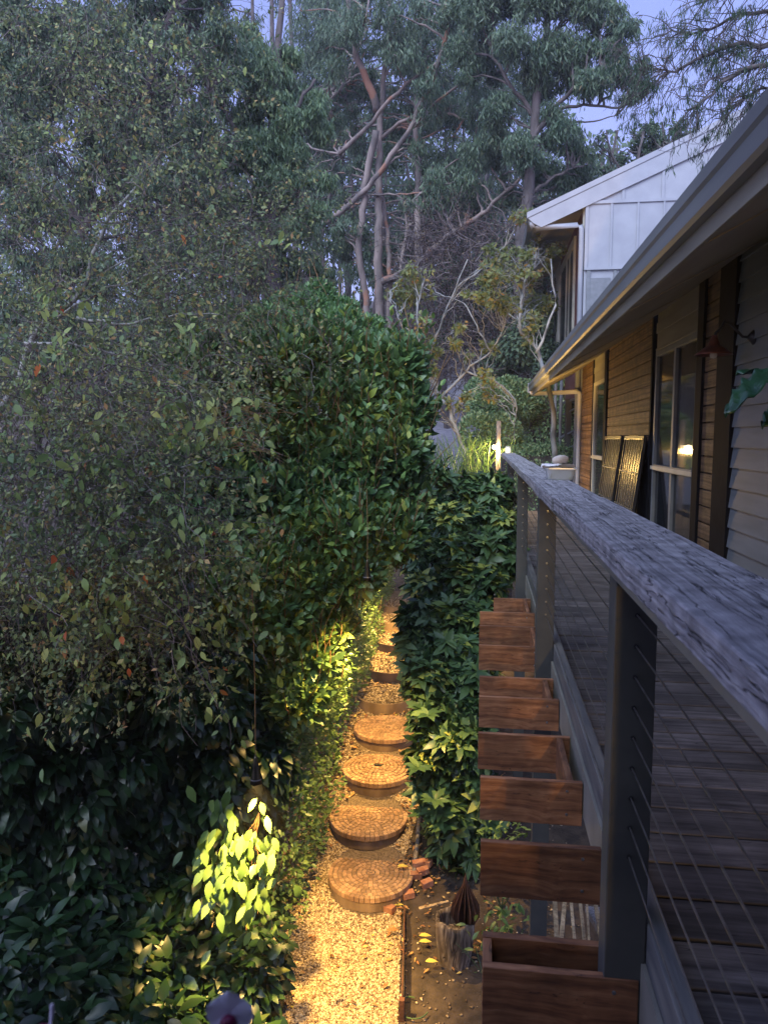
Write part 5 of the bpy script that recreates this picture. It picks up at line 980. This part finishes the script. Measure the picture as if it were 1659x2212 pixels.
# pendulous branches top right
YP_ = 11
SP = limbset([([(1800,60),(1720,80),(1659,95),(1600,92),(1540,110),(1500,130),(1460,155),(1430,150)], .05, .012), ([(1720,120),(1659,140),(1600,150),(1560,180),(1520,220),(1490,235)], .04, .01, -.3), ([(1760,40),(1659,20),(1600,30),(1540,60),(1480,70),(1450,60)], .035, .01, .4), ([(1700,180),(1640,190),(1600,220),(1570,250)], .025, .008), ([(1450,155),(1420,150),(1395,148)], .012, .004), ([(1800,-60),(1700,-20),(1600,-30),(1500,10)], .04, .01), ([(2100,600),(2050,200),(1900,60),(1800,60)], .2, .05)], YP_, .012)
root = thing('pendulous_tree', at(2100, 600, YP_)*[1,1,0], 'bare drooping branches with sparse needle tufts at the top right', 'tree'); m = MB()
for P_, rr_ in SP: m.tube(P_, list(rr_), 7)
m.build('limbs', M['barkdark'], root, smooth=True, fixn=False)
sp = np.concatenate([P_ for P_, _ in SP[:6]]); n = 230; k = RS.randint(0, len(sp), n); sp = sp[k]; W = walk(sp, rnd3(n)*.6+np.array([-.7,-.1,-.1]), 14, .055, .09, .2); tubes('drooping_branchlets', W, np.repeat(np.linspace(.008,.003,14)[None], n, 0), M['barkdark'], root, 4)
j = RS.randint(0, n, 700); q = RS.randint(4, 14, 700); W2 = walk(W[j,q], rnd3(700)*.6+np.array([-.4,0,-.3]), 8, .04, .12, .25); tubes('twigs', W2, np.repeat(np.linspace(.004,.002,8)[None], 700, 0), M['barkdark'], root, 3)
ti = RS.choice(700, 260, False); nl = 7000; j = ti[RS.randint(0, 260, nl)]; P = W2[j, RS.randint(5, 8, nl)]+RS.normal(size=(nl,3))*.03; leaves('needle_tufts', NARROW, P, rnd3(nl)*.45+np.array([0,0,-1]), rnd3(nl), .11*(.6+.6*RS.rand(nl)), M['camdark'], root, .55)
# distant woodland closing the view (reads as one mass)
n = 130000; W_ = []
CF = []
for _ in range(620):
    px = random.uniform(-400, 1500); py = random.uniform(150, 980); Yv = random.uniform(38, 58); 
    if px > 1230 and py < 330: continue
    if px > 480 and py < 260 and random.random() < .6: continue
    if 900 < px < 1010 and py > 760: continue
    c = at(px, py, Yv); CF.append((c[0], c[1], c[2], random.uniform(1.0, 2.3)))
P, O = shell(CF, n, .4, .1, .25); tag(leaves('distant_woodland', DIAM, P, rnd3(n)*.7+np.array([0,0,-.8]), O+rnd3(n)*.6, .34*(.6+.8*RS.rand(n)), M['darkleaf'], None, 1.), 'far wooded slope seen as one mass behind the garden', 'woodland', None, 'stuff')
n = 130; bx_ = RS.uniform(-16, 14, n); by_ = RS.uniform(30, 52, n); B0 = np.stack([bx_, by_, np.interp(by_, TY, TZ)-.2], 1); W = walk(B0, np.array([0,0,1.])+rnd3(n)*.12, 12, 1.1, -.05, .05)
tag(tubes('distant_trunks', W, np.repeat(np.linspace(.16,.05,12)[None], n, 0), M['barkdark'], None, 6), 'thin trunks of the far wooded slope', 'woodland', None, 'stuff')
# ------------------------------------------------------------------ evening haze
hm = bpy.data.materials.new('evening_haze'); hm.use_nodes = True; hn = hm.node_tree; hn.nodes.clear()
ho = hn.nodes.new('ShaderNodeOutputMaterial'); hv = hn.nodes.new('ShaderNodeVolumePrincipled'); hv.inputs['Color'].default_value = (.82, .86, 1, 1); hv.inputs['Density'].default_value = .0015
hn.links.new(hv.outputs[0], ho.inputs['Volume'])
m = MB(); m.box(-70, 70, -12, 115, -3, 42); hz = m.build('haze', hm); tag(hz, 'thin bluish evening haze in the garden air', 'haze', None, 'stuff')
